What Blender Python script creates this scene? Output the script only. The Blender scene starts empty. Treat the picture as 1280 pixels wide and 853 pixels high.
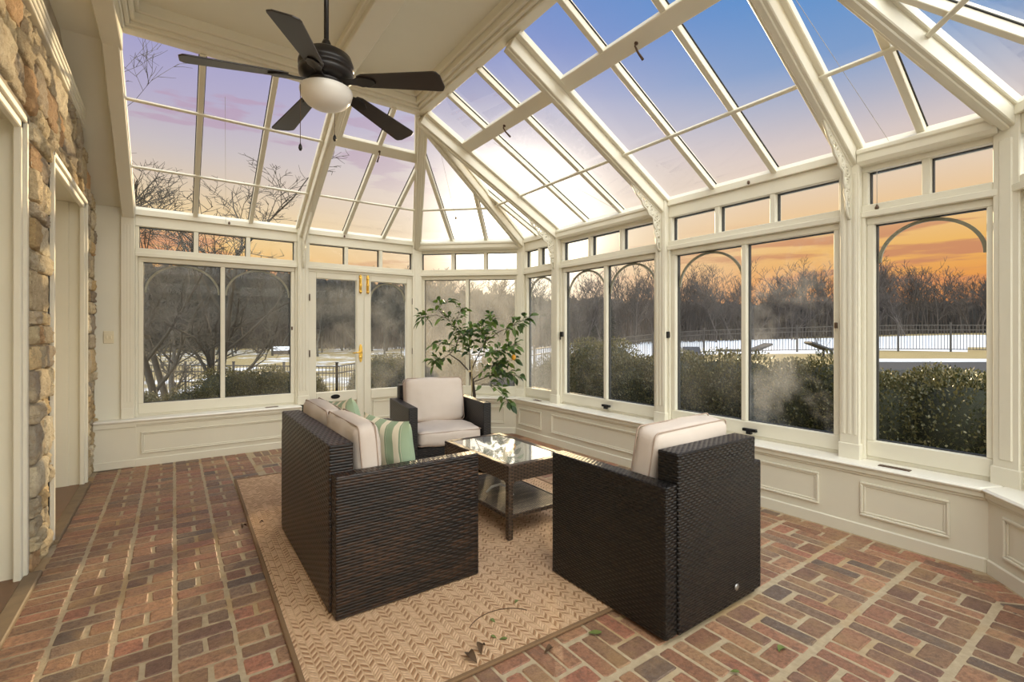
import bpy, math, random
from mathutils import Vector, Matrix, noise
import numpy as np
SC = bpy.context.scene
COL = SC.collection
PI = math.pi
rnd = random.Random(7)
V = Vector

# ------------------------------------------------------------------ colour / node helpers
def lin(c):
    c = c / 255.0
    return c / 12.92 if c <= 0.04045 else ((c + 0.055) / 1.055) ** 2.4
def rgb(r, g, b): return (lin(r), lin(g), lin(b), 1.0)

class NT:
    def __init__(s, tree): s.t = tree; s.n = tree.nodes; s.l = tree.links
    def new(s, typ, **kw):
        n = s.n.new(typ)
        for k, v in kw.items(): setattr(n, k, v)
        return n
    def put(s, sock, val):
        if val is None: return
        if isinstance(val, bpy.types.NodeSocket): s.l.new(val, sock)
        else:
            try: sock.default_value = val
            except Exception: sock.default_value = tuple(val)[:3]
    def m(s, op, a=None, b=None, c=None, clamp=False):
        n = s.new('ShaderNodeMath', operation=op); n.use_clamp = clamp
        for i, v in enumerate((a, b, c)): s.put(n.inputs[i], v)
        return n.outputs[0]
    def vm(s, op, a=None, b=None, out=0):
        n = s.new('ShaderNodeVectorMath', operation=op)
        s.put(n.inputs[0], a); s.put(n.inputs[1], b)
        return n.outputs[out]
    def mix(s, f, a, b, bt='MIX'):
        n = s.new('ShaderNodeMix', data_type='RGBA', blend_type=bt)
        s.put(n.inputs[0], f); s.put(n.inputs[6], a); s.put(n.inputs[7], b)
        return n.outputs[2]
    def ramp(s, f, stops, interp='LINEAR'):
        n = s.new('ShaderNodeValToRGB'); r = n.color_ramp; r.interpolation = interp
        while len(r.elements) < len(stops): r.elements.new(0.5)
        for e, (p, c) in zip(r.elements, stops):
            e.position = p; e.color = c if len(c) == 4 else (*c, 1)
        s.put(n.inputs[0], f); return n.outputs[0]
    def noise(s, vec, scale, detail=2, rough=0.5, out=0):
        n = s.new('ShaderNodeTexNoise'); s.put(n.inputs['Vector'], vec)
        n.inputs['Scale'].default_value = scale; n.inputs['Detail'].default_value = detail
        n.inputs['Roughness'].default_value = rough
        return n.outputs[out]
    def ss(s, x, lo, hi):
        n = s.new('ShaderNodeMapRange', interpolation_type='SMOOTHSTEP')
        s.put(n.inputs[0], x); n.inputs[1].default_value = lo; n.inputs[2].default_value = hi
        return n.outputs[0]
    def bump(s, h, strength=0.3, dist=0.01):
        n = s.new('ShaderNodeBump'); s.put(n.inputs['Height'], h)
        n.inputs['Strength'].default_value = strength; n.inputs['Distance'].default_value = dist
        return n.outputs[0]
    def xyz(s, v):
        n = s.new('ShaderNodeSeparateXYZ'); s.put(n.inputs[0], v); return n.outputs
    def comb(s, x, y, z=0.0):
        n = s.new('ShaderNodeCombineXYZ')
        for i, v in enumerate((x, y, z)): s.put(n.inputs[i], v)
        return n.outputs[0]
    def obj(s): return s.new('ShaderNodeTexCoord').outputs['Object']
    def uv(s): return s.new('ShaderNodeTexCoord').outputs['UV']
    def attr(s, name): return s.new('ShaderNodeAttribute', attribute_name=name).outputs['Color']

def newmat(name):
    m = bpy.data.materials.new(name); m.use_nodes = True
    t = NT(m.node_tree); p = t.n['Principled BSDF']
    return m, t, p
MATS = {}
def simple(name, col, rough=0.5, metal=0.0, var=0.12, scale=6.0, bump=0.0, bscale=60.0, spec=0.5):
    m, t, p = newmat(name)
    v = t.obj(); nz = t.noise(v, scale, 4, 0.6)
    c = t.mix(nz, tuple(x * (1 - var) for x in col[:3]) + (1,), tuple(min(1, x * (1 + var)) for x in col[:3]) + (1,))
    t.put(p.inputs['Base Color'], c); p.inputs['Roughness'].default_value = rough
    p.inputs['Metallic'].default_value = metal; p.inputs['Specular IOR Level'].default_value = spec
    if bump: t.put(p.inputs['Normal'], t.bump(t.noise(v, bscale, 3), bump, 0.004))
    MATS[name] = m; return m

CREAM = simple('cream_paint', (0.775, 0.74, 0.615), 0.42, var=0.05, scale=2.5, bump=0.05, bscale=35)
PLASTER = simple('cream_plaster', (0.80, 0.775, 0.65), 0.6, var=0.05, scale=1.5, bump=0.04)
SILLW = simple('sill_white_paint', (0.86, 0.83, 0.74), 0.22, var=0.04, scale=3)
ARCHP = simple('arch_shade_taupe', (0.30,0.28,0.215), 0.5)  # arch bars: shade on the outer grille put into a darker colour
BRASS = simple('polished_brass', (0.83, 0.55, 0.13), 0.2, 1.0, var=0.1)
BLACK = simple('black_metal', (0.012, 0.012, 0.013), 0.35, 0.3)
BRONZE = simple('dark_bronze', (0.12, 0.075, 0.05), 0.4, 0.5)
GASK = simple('dark_gasket', (0.03,0.03,0.028), 0.6)
FANDARK = simple('fan_dark_metal', (0.018, 0.015, 0.014), 0.32, 0.2)
BLADE = simple('fan_blade_wood', (0.022, 0.015, 0.012), 0.33, 0, var=0.2, spec=0.6)
BOWL = simple('frosted_glass_bowl', (0.88, 0.85, 0.78), 0.3, var=0.03)
CORDM = simple('cord_grey', (0.5, 0.47, 0.42), 0.7)
CUSH = simple('beige_cushion_fabric', (0.63, 0.545, 0.475), 0.85, var=0.06, scale=5, bump=0.25, bscale=400, spec=0.2)
PIPE = simple('cushion_piping', (0.40, 0.30, 0.235), 0.8)
WOODF = simple('brown_wood_floor', (0.20, 0.10, 0.045), 0.4, var=0.3, scale=4)
SOIL = simple('potting_soil', (0.05, 0.035, 0.025), 0.9, var=0.4, scale=30)
POTM = simple('terracotta_pot', (0.42, 0.19, 0.10), 0.7, bump=0.1)
BARKP = simple('citrus_bark', (0.05, 0.038, 0.028), 0.8, var=0.3, scale=20)
ALMOND = simple('almond_plastic', (0.78, 0.70, 0.5), 0.35)
WHITEP = simple('white_plastic', (0.85, 0.85, 0.82), 0.4)
FENCEM = simple('fence_black', (0.03, 0.026, 0.024), 0.5)
BARK = simple('tree_bark', (0.055, 0.047, 0.036), 0.9, var=0.35, scale=8)
BARKFAR = simple('far_tree_bark', (0.050, 0.041, 0.037), 0.95, var=0.35, scale=0.5)
BARKLEFT = simple('wood_slope_bark', (0.030, 0.029, 0.024), 0.95, var=0.4, scale=0.5)
PINE = simple('evergreen_needles', (0.014, 0.018, 0.012), 0.9, var=0.4, scale=1.0)
POOLM = simple('pool_cover_fabric', (0.02, 0.022, 0.025), 0.6)
SNOWM = simple('snow', (0.56, 0.59, 0.67), 0.8, var=0.05)
LOUNGE = simple('dark_lounge_fabric', (0.025, 0.025, 0.03), 0.7)
DRYLEAF = simple('dried_leaf', (0.10, 0.055, 0.025), 0.8, var=0.3, scale=30)
GRNLEAF = simple('fallen_green_leaf', (0.16, 0.20, 0.05), 0.6, var=0.3, scale=30)
LEMON = simple('yellow_orange_fruit', (0.85, 0.38, 0.03), 0.4)
SHEDW = simple('shed_dark_boards', (0.06, 0.05, 0.045), 0.8)

def leafmat(name, c0, c1, rough=0.45):
    m, t, p = newmat(name)
    g = t.new('ShaderNodeNewGeometry').outputs['Random Per Island']
    t.put(p.inputs['Base Color'], t.mix(g, c0 + (1,), c1 + (1,)))
    p.inputs['Roughness'].default_value = rough
    tr = t.new('ShaderNodeBsdfTranslucent'); t.put(tr.inputs[0], t.mix(g, tuple(x * 1.4 for x in c0) + (1,), tuple(x * 1.6 for x in c1) + (1,)))
    mx = t.new('ShaderNodeMixShader'); mx.inputs[0].default_value = 0.25
    t.l.new(p.outputs[0], mx.inputs[1]); t.l.new(tr.outputs[0], mx.inputs[2])
    t.l.new(mx.outputs[0], t.n['Material Output'].inputs[0]); return m
CITRUS = leafmat('citrus_leaf', (0.022, 0.055, 0.018), (0.12, 0.20, 0.04))
HEDGEL = leafmat('boxwood_leaf', (0.030, 0.038, 0.014), (0.14, 0.12, 0.048), 0.35)
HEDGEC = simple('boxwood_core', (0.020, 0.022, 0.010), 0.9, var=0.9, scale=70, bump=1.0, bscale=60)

def glassmat(name, haze=0.0, hscale=2.0, lo=0.4, hi=0.7, tint=(0.96, 0.97, 0.96), zgrad=None, refl=0.28):
    m, t, p = newmat(name); t.n.remove(p)
    tr = t.new('ShaderNodeBsdfTransparent'); tr.inputs[0].default_value = (*tint, 1)
    gl = t.new('ShaderNodeBsdfGlossy'); gl.inputs['Roughness'].default_value = 0.005
    fr = t.new('ShaderNodeFresnel'); fr.inputs[0].default_value = 1.3
    mx = t.new('ShaderNodeMixShader'); t.put(mx.inputs[0], t.m('MULTIPLY', fr.outputs[0], refl))
    t.l.new(tr.outputs[0], mx.inputs[1]); t.l.new(gl.outputs[0], mx.inputs[2])
    out = mx.outputs[0]
    if haze > 0:
        v = t.obj()
        nz = t.noise(v, hscale, 5, 0.6)
        f = t.m('MULTIPLY', t.ss(nz, lo, hi), haze)
        df = t.new('ShaderNodeBsdfDiffuse'); df.inputs[0].default_value = (0.75, 0.75, 0.72, 1)
        tl = t.new('ShaderNodeBsdfTranslucent'); tl.inputs[0].default_value = (0.8, 0.8, 0.76, 1)
        ms = t.new('ShaderNodeMixShader'); ms.inputs[0].default_value = 0.65
        t.l.new(df.outputs[0], ms.inputs[1]); t.l.new(tl.outputs[0], ms.inputs[2])
        mz = t.new('ShaderNodeMixShader'); t.put(mz.inputs[0], f)
        t.l.new(out, mz.inputs[1]); t.l.new(ms.outputs[0], mz.inputs[2]); out = mz.outputs[0]
    t.l.new(out, t.n['Material Output'].inputs[0]); return m
GLASS = glassmat('clear_glass')
GLASSR = glassmat('roof_glass', tint=(0.98, 0.98, 0.98), refl=0.10)
HAZE_A = glassmat('dusty_glass', 0.05, 1.3, 0.3, 0.75)
HAZE_D = glassmat('door_glass_speckled', 0.11, 3.0, 0.3, 0.75)
HAZE_B = glassmat('misted_glass', 0.20, 1.9, 0.46, 0.72)
HAZE_C = glassmat('sunlit_dusty_glass', 0.30, 1.5, 0.10, 0.75)
def tabletopglass():
    m, t, p = newmat('table_glass')
    p.inputs['Base Color'].default_value = (0.42, 0.40, 0.35, 1); p.inputs['Roughness'].default_value = 0.10
    p.inputs['IOR'].default_value = 2.3; p.inputs['Specular IOR Level'].default_value = 0.9
    p.inputs['Coat Weight'].default_value = 1.0; p.inputs['Coat IOR'].default_value = 1.9; p.inputs['Coat Roughness'].default_value = 0.02
    return m
TGLASS = tabletopglass()

def wicker(name, c0, c1, sw=0.030, sh=0.0085, rough=0.42, vert=False):
    m, t, p = newmat(name)
    uv = t.xyz(t.uv()); u, v = uv[0], uv[1]
    if vert: u, v = v, u
    row = t.m('FLOOR', t.m('DIVIDE', v, sh))
    a = t.m('MULTIPLY_ADD', t.m('SINE', t.m('MULTIPLY', t.m('ADD', t.m('DIVIDE', u, sw), row), PI)), 0.5, 0.5)
    b = t.m('ABSOLUTE', t.m('SINE', t.m('MULTIPLY', t.m('DIVIDE', v, sh), PI)))
    h = t.m('ADD', t.m('MULTIPLY', a, 0.75), t.m('MULTIPLY', t.m('POWER', b, 0.6), 0.30))
    st = t.noise(t.comb(t.m('MULTIPLY', u, 2.5), t.m('MULTIPLY', row, 0.37), 0), 3.0, 3, 0.6)
    st2 = t.noise(t.comb(t.m('MULTIPLY', u, 1.3), t.m('MULTIPLY', v, 7.0), 0), 2.0, 2)
    k = t.ss(t.m('ADD', t.m('MULTIPLY', st, 0.55), t.m('MULTIPLY', st2, 0.45)), 0.42, 0.62)
    c = t.mix(k, c0 + (1,), c1 + (1,))
    c = t.mix(t.ss(h, 0.15, 0.6), (0.003, 0.0025, 0.002, 1), c)
    t.put(p.inputs['Base Color'], c); p.inputs['Roughness'].default_value = rough
    t.put(p.inputs['Normal'], t.bump(h, 0.95, 0.006)); p.inputs['Specular IOR Level'].default_value = 0.5; return m
WICK = wicker('dark_brown_wicker', (0.009, 0.006, 0.005), (0.052, 0.024, 0.012), 0.036, 0.0135, 0.38)
WICKB = wicker('black_wicker', (0.006, 0.005, 0.005), (0.012, 0.008, 0.006), 0.020, 0.0115, 0.38)
WICKT = wicker('table_brown_wicker', (0.06, 0.036, 0.021), (0.14, 0.085, 0.048), 0.024, 0.0105)
WICKS = wicker('shelf_tan_wicker', (0.22, 0.17, 0.12), (0.38, 0.30, 0.21), 0.016, 0.008, 0.7)

def brickmat():
    m, t, p = newmat('old_brick'); a = t.attr('col'); v = t.obj()
    n1 = t.noise(v, 45, 5, 0.7); n2 = t.noise(v, 5, 4, 0.6)
    n5 = t.noise(v, 14, 5, 0.7)
    c = t.mix(t.ss(n1, 0.38, 0.68), a, t.mix(0.55, a, rgb(92, 66, 52), 'MIX'))
    c = t.mix(t.m('MULTIPLY', t.ss(n5, 0.52, 0.68), 0.5), c, rgb(104, 86, 74))
    c = t.mix(t.m('MULTIPLY', t.ss(n2, 0.46, 0.72), 0.55), c, rgb(164, 132, 92))
    c = t.mix(t.m('MULTIPLY', t.ss(t.noise(v, 160, 2), 0.6, 0.75), 0.35), c, rgb(196, 160, 130))
    t.put(p.inputs['Base Color'], c)
    t.put(p.inputs['Roughness'], t.m('MULTIPLY_ADD', n1, 0.3, 0.38))
    t.put(p.inputs['Normal'], t.bump(t.m('ADD', n1, t.noise(v, 140, 3)), 0.55, 0.006)); return m
BRICK = brickmat()
def mortarmat():
    m, t, p = newmat('floor_mortar'); v = t.obj()
    c = t.mix(t.noise(v, 25, 5, 0.7), rgb(150, 130, 102), rgb(206, 188, 156))
    c = t.mix(t.m('MULTIPLY', t.ss(t.noise(v, 2.2, 3), 0.5, 0.65), 0.5), c, rgb(176, 138, 84))
    t.put(p.inputs['Base Color'], c); p.inputs['Roughness'].default_value = 0.9
    t.put(p.inputs['Normal'], t.bump(t.noise(v, 90, 4), 0.5, 0.004)); return m
MORTAR = mortarmat()
def stonemat():
    m, t, p = newmat('field_stone'); a = t.attr('col'); v = t.obj()
    n1 = t.noise(v, 22, 6, 0.72); n2 = t.noise(v, 7, 4, 0.6); n3 = t.noise(v, 70, 3, 0.7)
    c = t.mix(t.ss(n1, 0.35, 0.7), a, t.mix(0.5, a, rgb(140, 112, 78)))
    c = t.mix(t.m('MULTIPLY', t.ss(n2, 0.55, 0.7), 0.5), c, rgb(214, 196, 158))
    c = t.mix(t.m('MULTIPLY', t.ss(n3, 0.6, 0.72), 0.6), c, rgb(74, 60, 46))
    t.put(p.inputs['Base Color'], c); p.inputs['Roughness'].default_value = 0.85
    t.put(p.inputs['Normal'], t.bump(t.m('ADD', t.m('MULTIPLY', n1, 1.2), n3), 0.9, 0.012)); return m
STONE = stonemat()
STMORT = simple('stone_mortar', (0.42, 0.37, 0.29), 0.95, var=0.3, scale=14, bump=0.5, bscale=70)

def rugmat():
    m, t, p = newmat('woven_rug'); uv = t.xyz(t.uv()); u, v = uv[0], uv[1]
    P, Q = 0.058, 0.034
    cell = t.m('FLOOR', t.m('DIVIDE', u, P / 2))
    par = t.m('MODULO', t.m('ADD', cell, 1000.0), 2.0)
    fx = t.m('FRACT', t.m('DIVIDE', u, P / 2))
    sgn = t.m('MULTIPLY_ADD', par, 2.0, -1.0)
    sk = t.m('ADD', v, t.m('MULTIPLY', t.m('MULTIPLY', t.m('SUBTRACT', fx, 0.5), sgn), 0.030))
    r = t.m('DIVIDE', sk, Q); fr = t.m('FRACT', r); ri = t.m('FLOOR', r)
    ridge = t.m('ABSOLUTE', t.m('SINE', t.m('MULTIPLY', r, PI * 2)))
    edge = t.m('MULTIPLY', t.ss(fx, 0.02, 0.16), t.m('SUBTRACT', 1.0, t.ss(fx, 0.84, 0.98)))
    dark = t.m('MULTIPLY', t.m('MULTIPLY', t.ss(fr, 0.46, 0.54), t.m('SUBTRACT', 1.0, t.ss(fr, 0.88, 0.97))), edge)
    nz = t.noise(t.comb(t.m('MULTIPLY', cell, 0.77), t.m('MULTIPLY', ri, 0.91), 0), 3.1, 1)
    base = t.mix(t.noise(t.uv(), 60, 3), rgb(198, 161, 126), rgb(230, 195, 158))
    base = t.mix(t.m('MULTIPLY', t.m('SUBTRACT', 1.0, edge), 0.25), base, rgb(170, 132, 88))
    c = t.mix(t.m('MULTIPLY', dark, t.ss(nz, 0.40, 0.56)), base, rgb(160, 122, 88))
    t.put(p.inputs['Base Color'], c); p.inputs['Roughness'].default_value = 0.9
    p.inputs['Specular IOR Level'].default_value = 0.25
    t.put(p.inputs['Normal'], t.bump(t.m('MULTIPLY', ridge, edge), 0.7, 0.004)); return m
RUGM = rugmat()
RUGE = simple('rug_binding', (0.22, 0.13, 0.065), 0.9)

def stripemat():
    m, t, p = newmat('green_striped_fabric'); u = t.xyz(t.uv())[0]
    f = t.m('FRACT', t.m('MULTIPLY_ADD', u, 3.9, 0.2))
    k = t.m('LESS_THAN', f, 0.5)
    thin = t.m('LESS_THAN', t.m('ABSOLUTE', t.m('SUBTRACT', f, 0.56)), 0.045)
    c = t.mix(k, rgb(236, 228, 204), rgb(158, 178, 148))
    c = t.mix(thin, c, rgb(138, 160, 130))
    t.put(p.inputs['Base Color'], c); p.inputs['Roughness'].default_value = 0.85
    t.put(p.inputs['Normal'], t.bump(t.noise(t.obj(), 300, 2), 0.2, 0.002)); return m
STRIPE = stripemat()

def groundmat():
    m, t, p = newmat('winter_ground'); v = t.obj(); x = t.attr('col')
    n = t.noise(v, 0.35, 5, 0.65); n2 = t.noise(v, 3.0, 4, 0.7); n3 = t.noise(v, 25, 3)
    grass = t.mix(n2, rgb(120, 104, 66), rgb(164, 142, 98))
    grass = t.mix(t.m('MULTIPLY', n3, 0.5), grass, rgb(96, 92, 52))
    sx = t.xyz(x)[0]
    f = t.ss(t.m('ADD', t.m('MULTIPLY', n, 0.8), t.m('ADD', sx, t.m('MULTIPLY', n2, 0.25))), 0.85, 0.97)
    t.put(p.inputs['Base Color'], t.mix(f, grass, (0.56, 0.59, 0.67, 1))); p.inputs['Roughness'].default_value = 0.9
    return m
GROUND = groundmat()
def hillmat():
    m, t, p = newmat('wooded_hill'); v = t.obj()
    w = t.xyz(v)
    n = t.noise(t.comb(t.m('MULTIPLY', w[0], 1.0), t.m('MULTIPLY', w[1], 1.0), t.m('MULTIPLY', w[2], 0.35)), 0.9, 5, 0.75)
    c = t.mix(t.ss(n, 0.3, 0.7), (0.006, 0.006, 0.005, 1), (0.026, 0.023, 0.020, 1))
    t.put(p.inputs['Base Color'], c); p.inputs['Roughness'].default_value = 1.0
    t.put(p.inputs['Normal'], t.bump(n, 1.0, 1.0)); return m
HILL = hillmat()

# ------------------------------------------------------------------ mesh builder
class MB:
    def __init__(s): s.v = []; s.f = []; s.mi = []; s.uv = {}; s.col = []; s.sm = []
    def add(s, vs, fs, M=None, mi=0, col=None, smooth=False, uvs=None):
        b = len(s.v)
        s.v.extend([(M @ V(p)) if M is not None else V(p) for p in vs])
        for k, f in enumerate(fs):
            if uvs is not None: s.uv[len(s.f)] = uvs[k]
            s.f.append([b + i for i in f]); s.mi.append(mi); s.col.append(col); s.sm.append(smooth)
    def box(s, x0, x1, y0, y1, z0, z1, M=None, mi=0, col=None):
        vs = [(x0,y0,z0),(x1,y0,z0),(x1,y1,z0),(x0,y1,z0),(x0,y0,z1),(x1,y0,z1),(x1,y1,z1),(x0,y1,z1)]
        s.add(vs, [(0,3,2,1),(4,5,6,7),(0,1,5,4),(1,2,6,5),(2,3,7,6),(3,0,4,7)], M, mi, col)
    def bar(s, p, q, w, h, up=(0,0,1), off=0.0, mi=0):
        """rectangular bar p->q, width w across, height h; top face lies at 'off' along up from the axis"""
        p, q, up = V(p), V(q), V(up)
        d = (q - p).normalized(); x = d.cross(up).normalized(); z = x.cross(d).normalized()
        L = (q - p).length
        M = Matrix(((x.x,d.x,z.x,p.x),(x.y,d.y,z.y,p.y),(x.z,d.z,z.z,p.z),(0,0,0,1)))
        s.box(-w/2, w/2, 0, L, off - h, off, M, mi)
    def prism(s, poly, z0, z1, M=None, mi=0):
        n = len(poly)
        vs = [(x,y,z0) for x,y in poly] + [(x,y,z1) for x,y in poly]
        fs = [tuple(range(n-1,-1,-1)), tuple(range(n,2*n))] + [(i,(i+1)%n,n+(i+1)%n,n+i) for i in range(n)]
        s.add(vs, fs, M, mi)
    def tube(s, pts, rad, n=8, mi=0, caps=True, closed=False, flat=1.0, smooth=True):
        pts = [V(p) for p in pts]; N = len(pts)
        if isinstance(rad, (int, float)): rad = [rad]*N
        vs = []; prev = None
        for i, p in enumerate(pts):
            if closed: d = pts[(i+1)%N] - pts[i-1]
            else: d = pts[min(i+1,N-1)] - pts[max(i-1,0)]
            d.normalize()
            a = prev if prev is not None else (V((0,0,1)) if abs(d.z) < 0.9 else V((1,0,0)))
            x = (a - d*a.dot(d))
            if x.length < 1e-6: x = d.orthogonal()
            x.normalize(); prev = x; y = d.cross(x)
            for k in range(n):
                t = 2*PI*k/n
                vs.append(p + x*math.cos(t)*rad[i] + y*math.sin(t)*rad[i]*flat)
        fs = []
        for i in range(N if closed else N-1):
            j = (i+1) % N
            for k in range(n): fs.append((i*n+k, i*n+(k+1)%n, j*n+(k+1)%n, j*n+k))
        if caps and not closed:
            fs.append(tuple(range(n-1,-1,-1))); fs.append(tuple((N-1)*n+k for k in range(n)))
        s.add(vs, fs, None, mi, None, smooth)
    def lathe(s, prof, n=24, M=None, mi=0, smooth=True):
        vs = []
        for r, z in prof:
            for k in range(n):
                t = 2*PI*k/n; vs.append((r*math.cos(t), r*math.sin(t), z))
        fs = []
        for i in range(len(prof)-1):
            for k in range(n): fs.append((i*n+k, i*n+(k+1)%n, (i+1)*n+(k+1)%n, (i+1)*n+k))
        fs.append(tuple(range(n-1,-1,-1))); fs.append(tuple((len(prof)-1)*n+k for k in range(n)))
        s.add(vs, fs, M, mi, None, smooth)

def obj(name, mb, mats, parent=None, bevel=0.0, loc=None, rot=None, boxuv=True, seg=1):
    me = bpy.data.meshes.new(name)
    me.from_pydata([tuple(v) for v in mb.v], [], mb.f)
    if not isinstance(mats, (list, tuple)): mats = [mats]
    for m in mats: me.materials.append(m)
    me.polygons.foreach_set('material_index', mb.mi)
    me.polygons.foreach_set('use_smooth', mb.sm)
    if boxuv:
        ul = me.uv_layers.new(name='UVMap'); me.update()
        dat = np.zeros((len(me.loops), 2), np.float32); vc = me.vertices
        for p in me.polygons:
            cu = mb.uv.get(p.index)
            n = p.normal; a = max(range(3), key=lambda i: abs(n[i]))
            for k, li in enumerate(p.loop_indices):
                if cu is not None: dat[li] = cu[k]; continue
                c = vc[me.loops[li].vertex_index].co
                dat[li] = (c.x, c.y) if a == 2 else ((c.y, c.z) if a == 0 else (c.x, c.z))
        ul.data.foreach_set('uv', dat.ravel())
    if any(c is not None for c in mb.col):
        at = me.color_attributes.new('col', 'FLOAT_COLOR', 'CORNER')
        dat = np.ones((len(me.loops), 4), np.float32)
        for p in me.polygons:
            c = mb.col[p.index]
            if c is not None:
                for li in p.loop_indices: dat[li] = (c[0], c[1], c[2], 1)
        at.data.foreach_set('color', dat.ravel())
    o = bpy.data.objects.new(name, me); COL.objects.link(o)
    if parent is not None: o.parent = parent
    if loc is not None: o.location = loc
    if rot is not None: o.rotation_euler = rot
    if bevel > 0:
        b = o.modifiers.new('bevel', 'BEVEL'); b.width = bevel; b.segments = seg; b.limit_method = 'ANGLE'; b.angle_limit = math.radians(40)
    return o
def tag(o, label=None, cat=None, group=None, kind=None):
    if label: o['label'] = label
    if cat: o['category'] = cat
    if group: o['group'] = group
    if kind: o['kind'] = kind
    return o
def empty(name, loc=(0,0,0), rz=0.0):
    o = bpy.data.objects.new(name, None); COL.objects.link(o); o.location = loc; o.rotation_euler = (0,0,rz)
    o.empty_display_size = 0.1; return o
def copy_tree(o, parent=None):
    c = o.copy(); COL.objects.link(c)
    if parent is not None: c.parent = parent
    for ch in [x for x in bpy.data.objects if x.parent == o]: copy_tree(ch, c)
    return c
def struct(name, mb, mats, label, cat, bevel=0.0, parent=None):
    o = obj(name, mb, mats, parent, bevel)
    if parent is None: tag(o, label, cat, None, 'structure')
    return o
def frame(A, B, z=0.0):
    """local frame of a wall run A->B (left to right seen from inside): x along, y outward, z up"""
    A, B = V((A[0],A[1],0)), V((B[0],B[1],0)); d = (B-A).normalized(); y = V((-d.y, d.x, 0))
    return Matrix(((d.x,y.x,0,A.x),(d.y,y.y,0,A.y),(0,0,1,z),(0,0,0,1))), (B-A).length

# ------------------------------------------------------------------ camera
F_PX = 599.0; YAW = math.radians(35.2); H = 1.3; V0 = 416.0
Fv = V((math.sin(YAW), math.cos(YAW), 0)); Rv = V((math.cos(YAW), -math.sin(YAW), 0))
cam = bpy.data.cameras.new('camera'); co = bpy.data.objects.new('camera', cam); COL.objects.link(co)
cam.sensor_width = 36; cam.lens = F_PX/1280*36; cam.shift_y = -(426.5 - V0)/1280.0
cam.clip_start = 0.05; cam.clip_end = 500
co.location = (0, 0, H); co.rotation_euler = (PI/2, 0, -YAW); SC.camera = co
def at(px, depth):
    """plan position 'depth' metres ahead of the viewpoint along the direction seen at px"""
    p = Fv*depth + Rv*((px-640)/F_PX*depth); return V((p.x, p.y, 0))
def at3(px, py, depth):
    p = at(px, depth); p.z = H + (V0-py)/F_PX*depth; return p

# ------------------------------------------------------------------ plan of the room
XL = -0.60
E0, E1, E2, E3, E4, E5 = (-0.37,6.1),(2.71,6.1),(3.8,5.11),(3.8,0.55),(2.71,-0.43),(-0.37,-0.43)
POSTF = 1.237
PR1, PR2, PR3 = 4.37, 2.85, 1.32
ZE, ZL = 2.53, 3.49            # glazing plane at eave and at lantern
L0, L1, L2, L3 = (-0.37,4.4),(2.015,4.4),(2.015,1.26),(-0.37,1.26)

def offs(poly, d):
    """offset an open polyline to its inner (right) side with mitres"""
    out = []
    segs = []
    for a, b in zip(poly, poly[1:]):
        a, b = V(a), V(b); t = (b-a).normalized(); n = V((t.y, -t.x)); segs.append((a+n*d, t))
    out.append(tuple(segs[0][0]))
    for (p, t), (q, u) in zip(segs, segs[1:]):
        c = t.x*u.y - t.y*u.x; k = ((q.x-p.x)*u.y - (q.y-p.y)*u.x)/c
        out.append(tuple(p + t*k))
    a, b = V(poly[-2]), V(poly[-1]); t = (b-a).normalized(); n = V((t.y,-t.x)); out.append(tuple(b+n*d))
    return out

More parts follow.
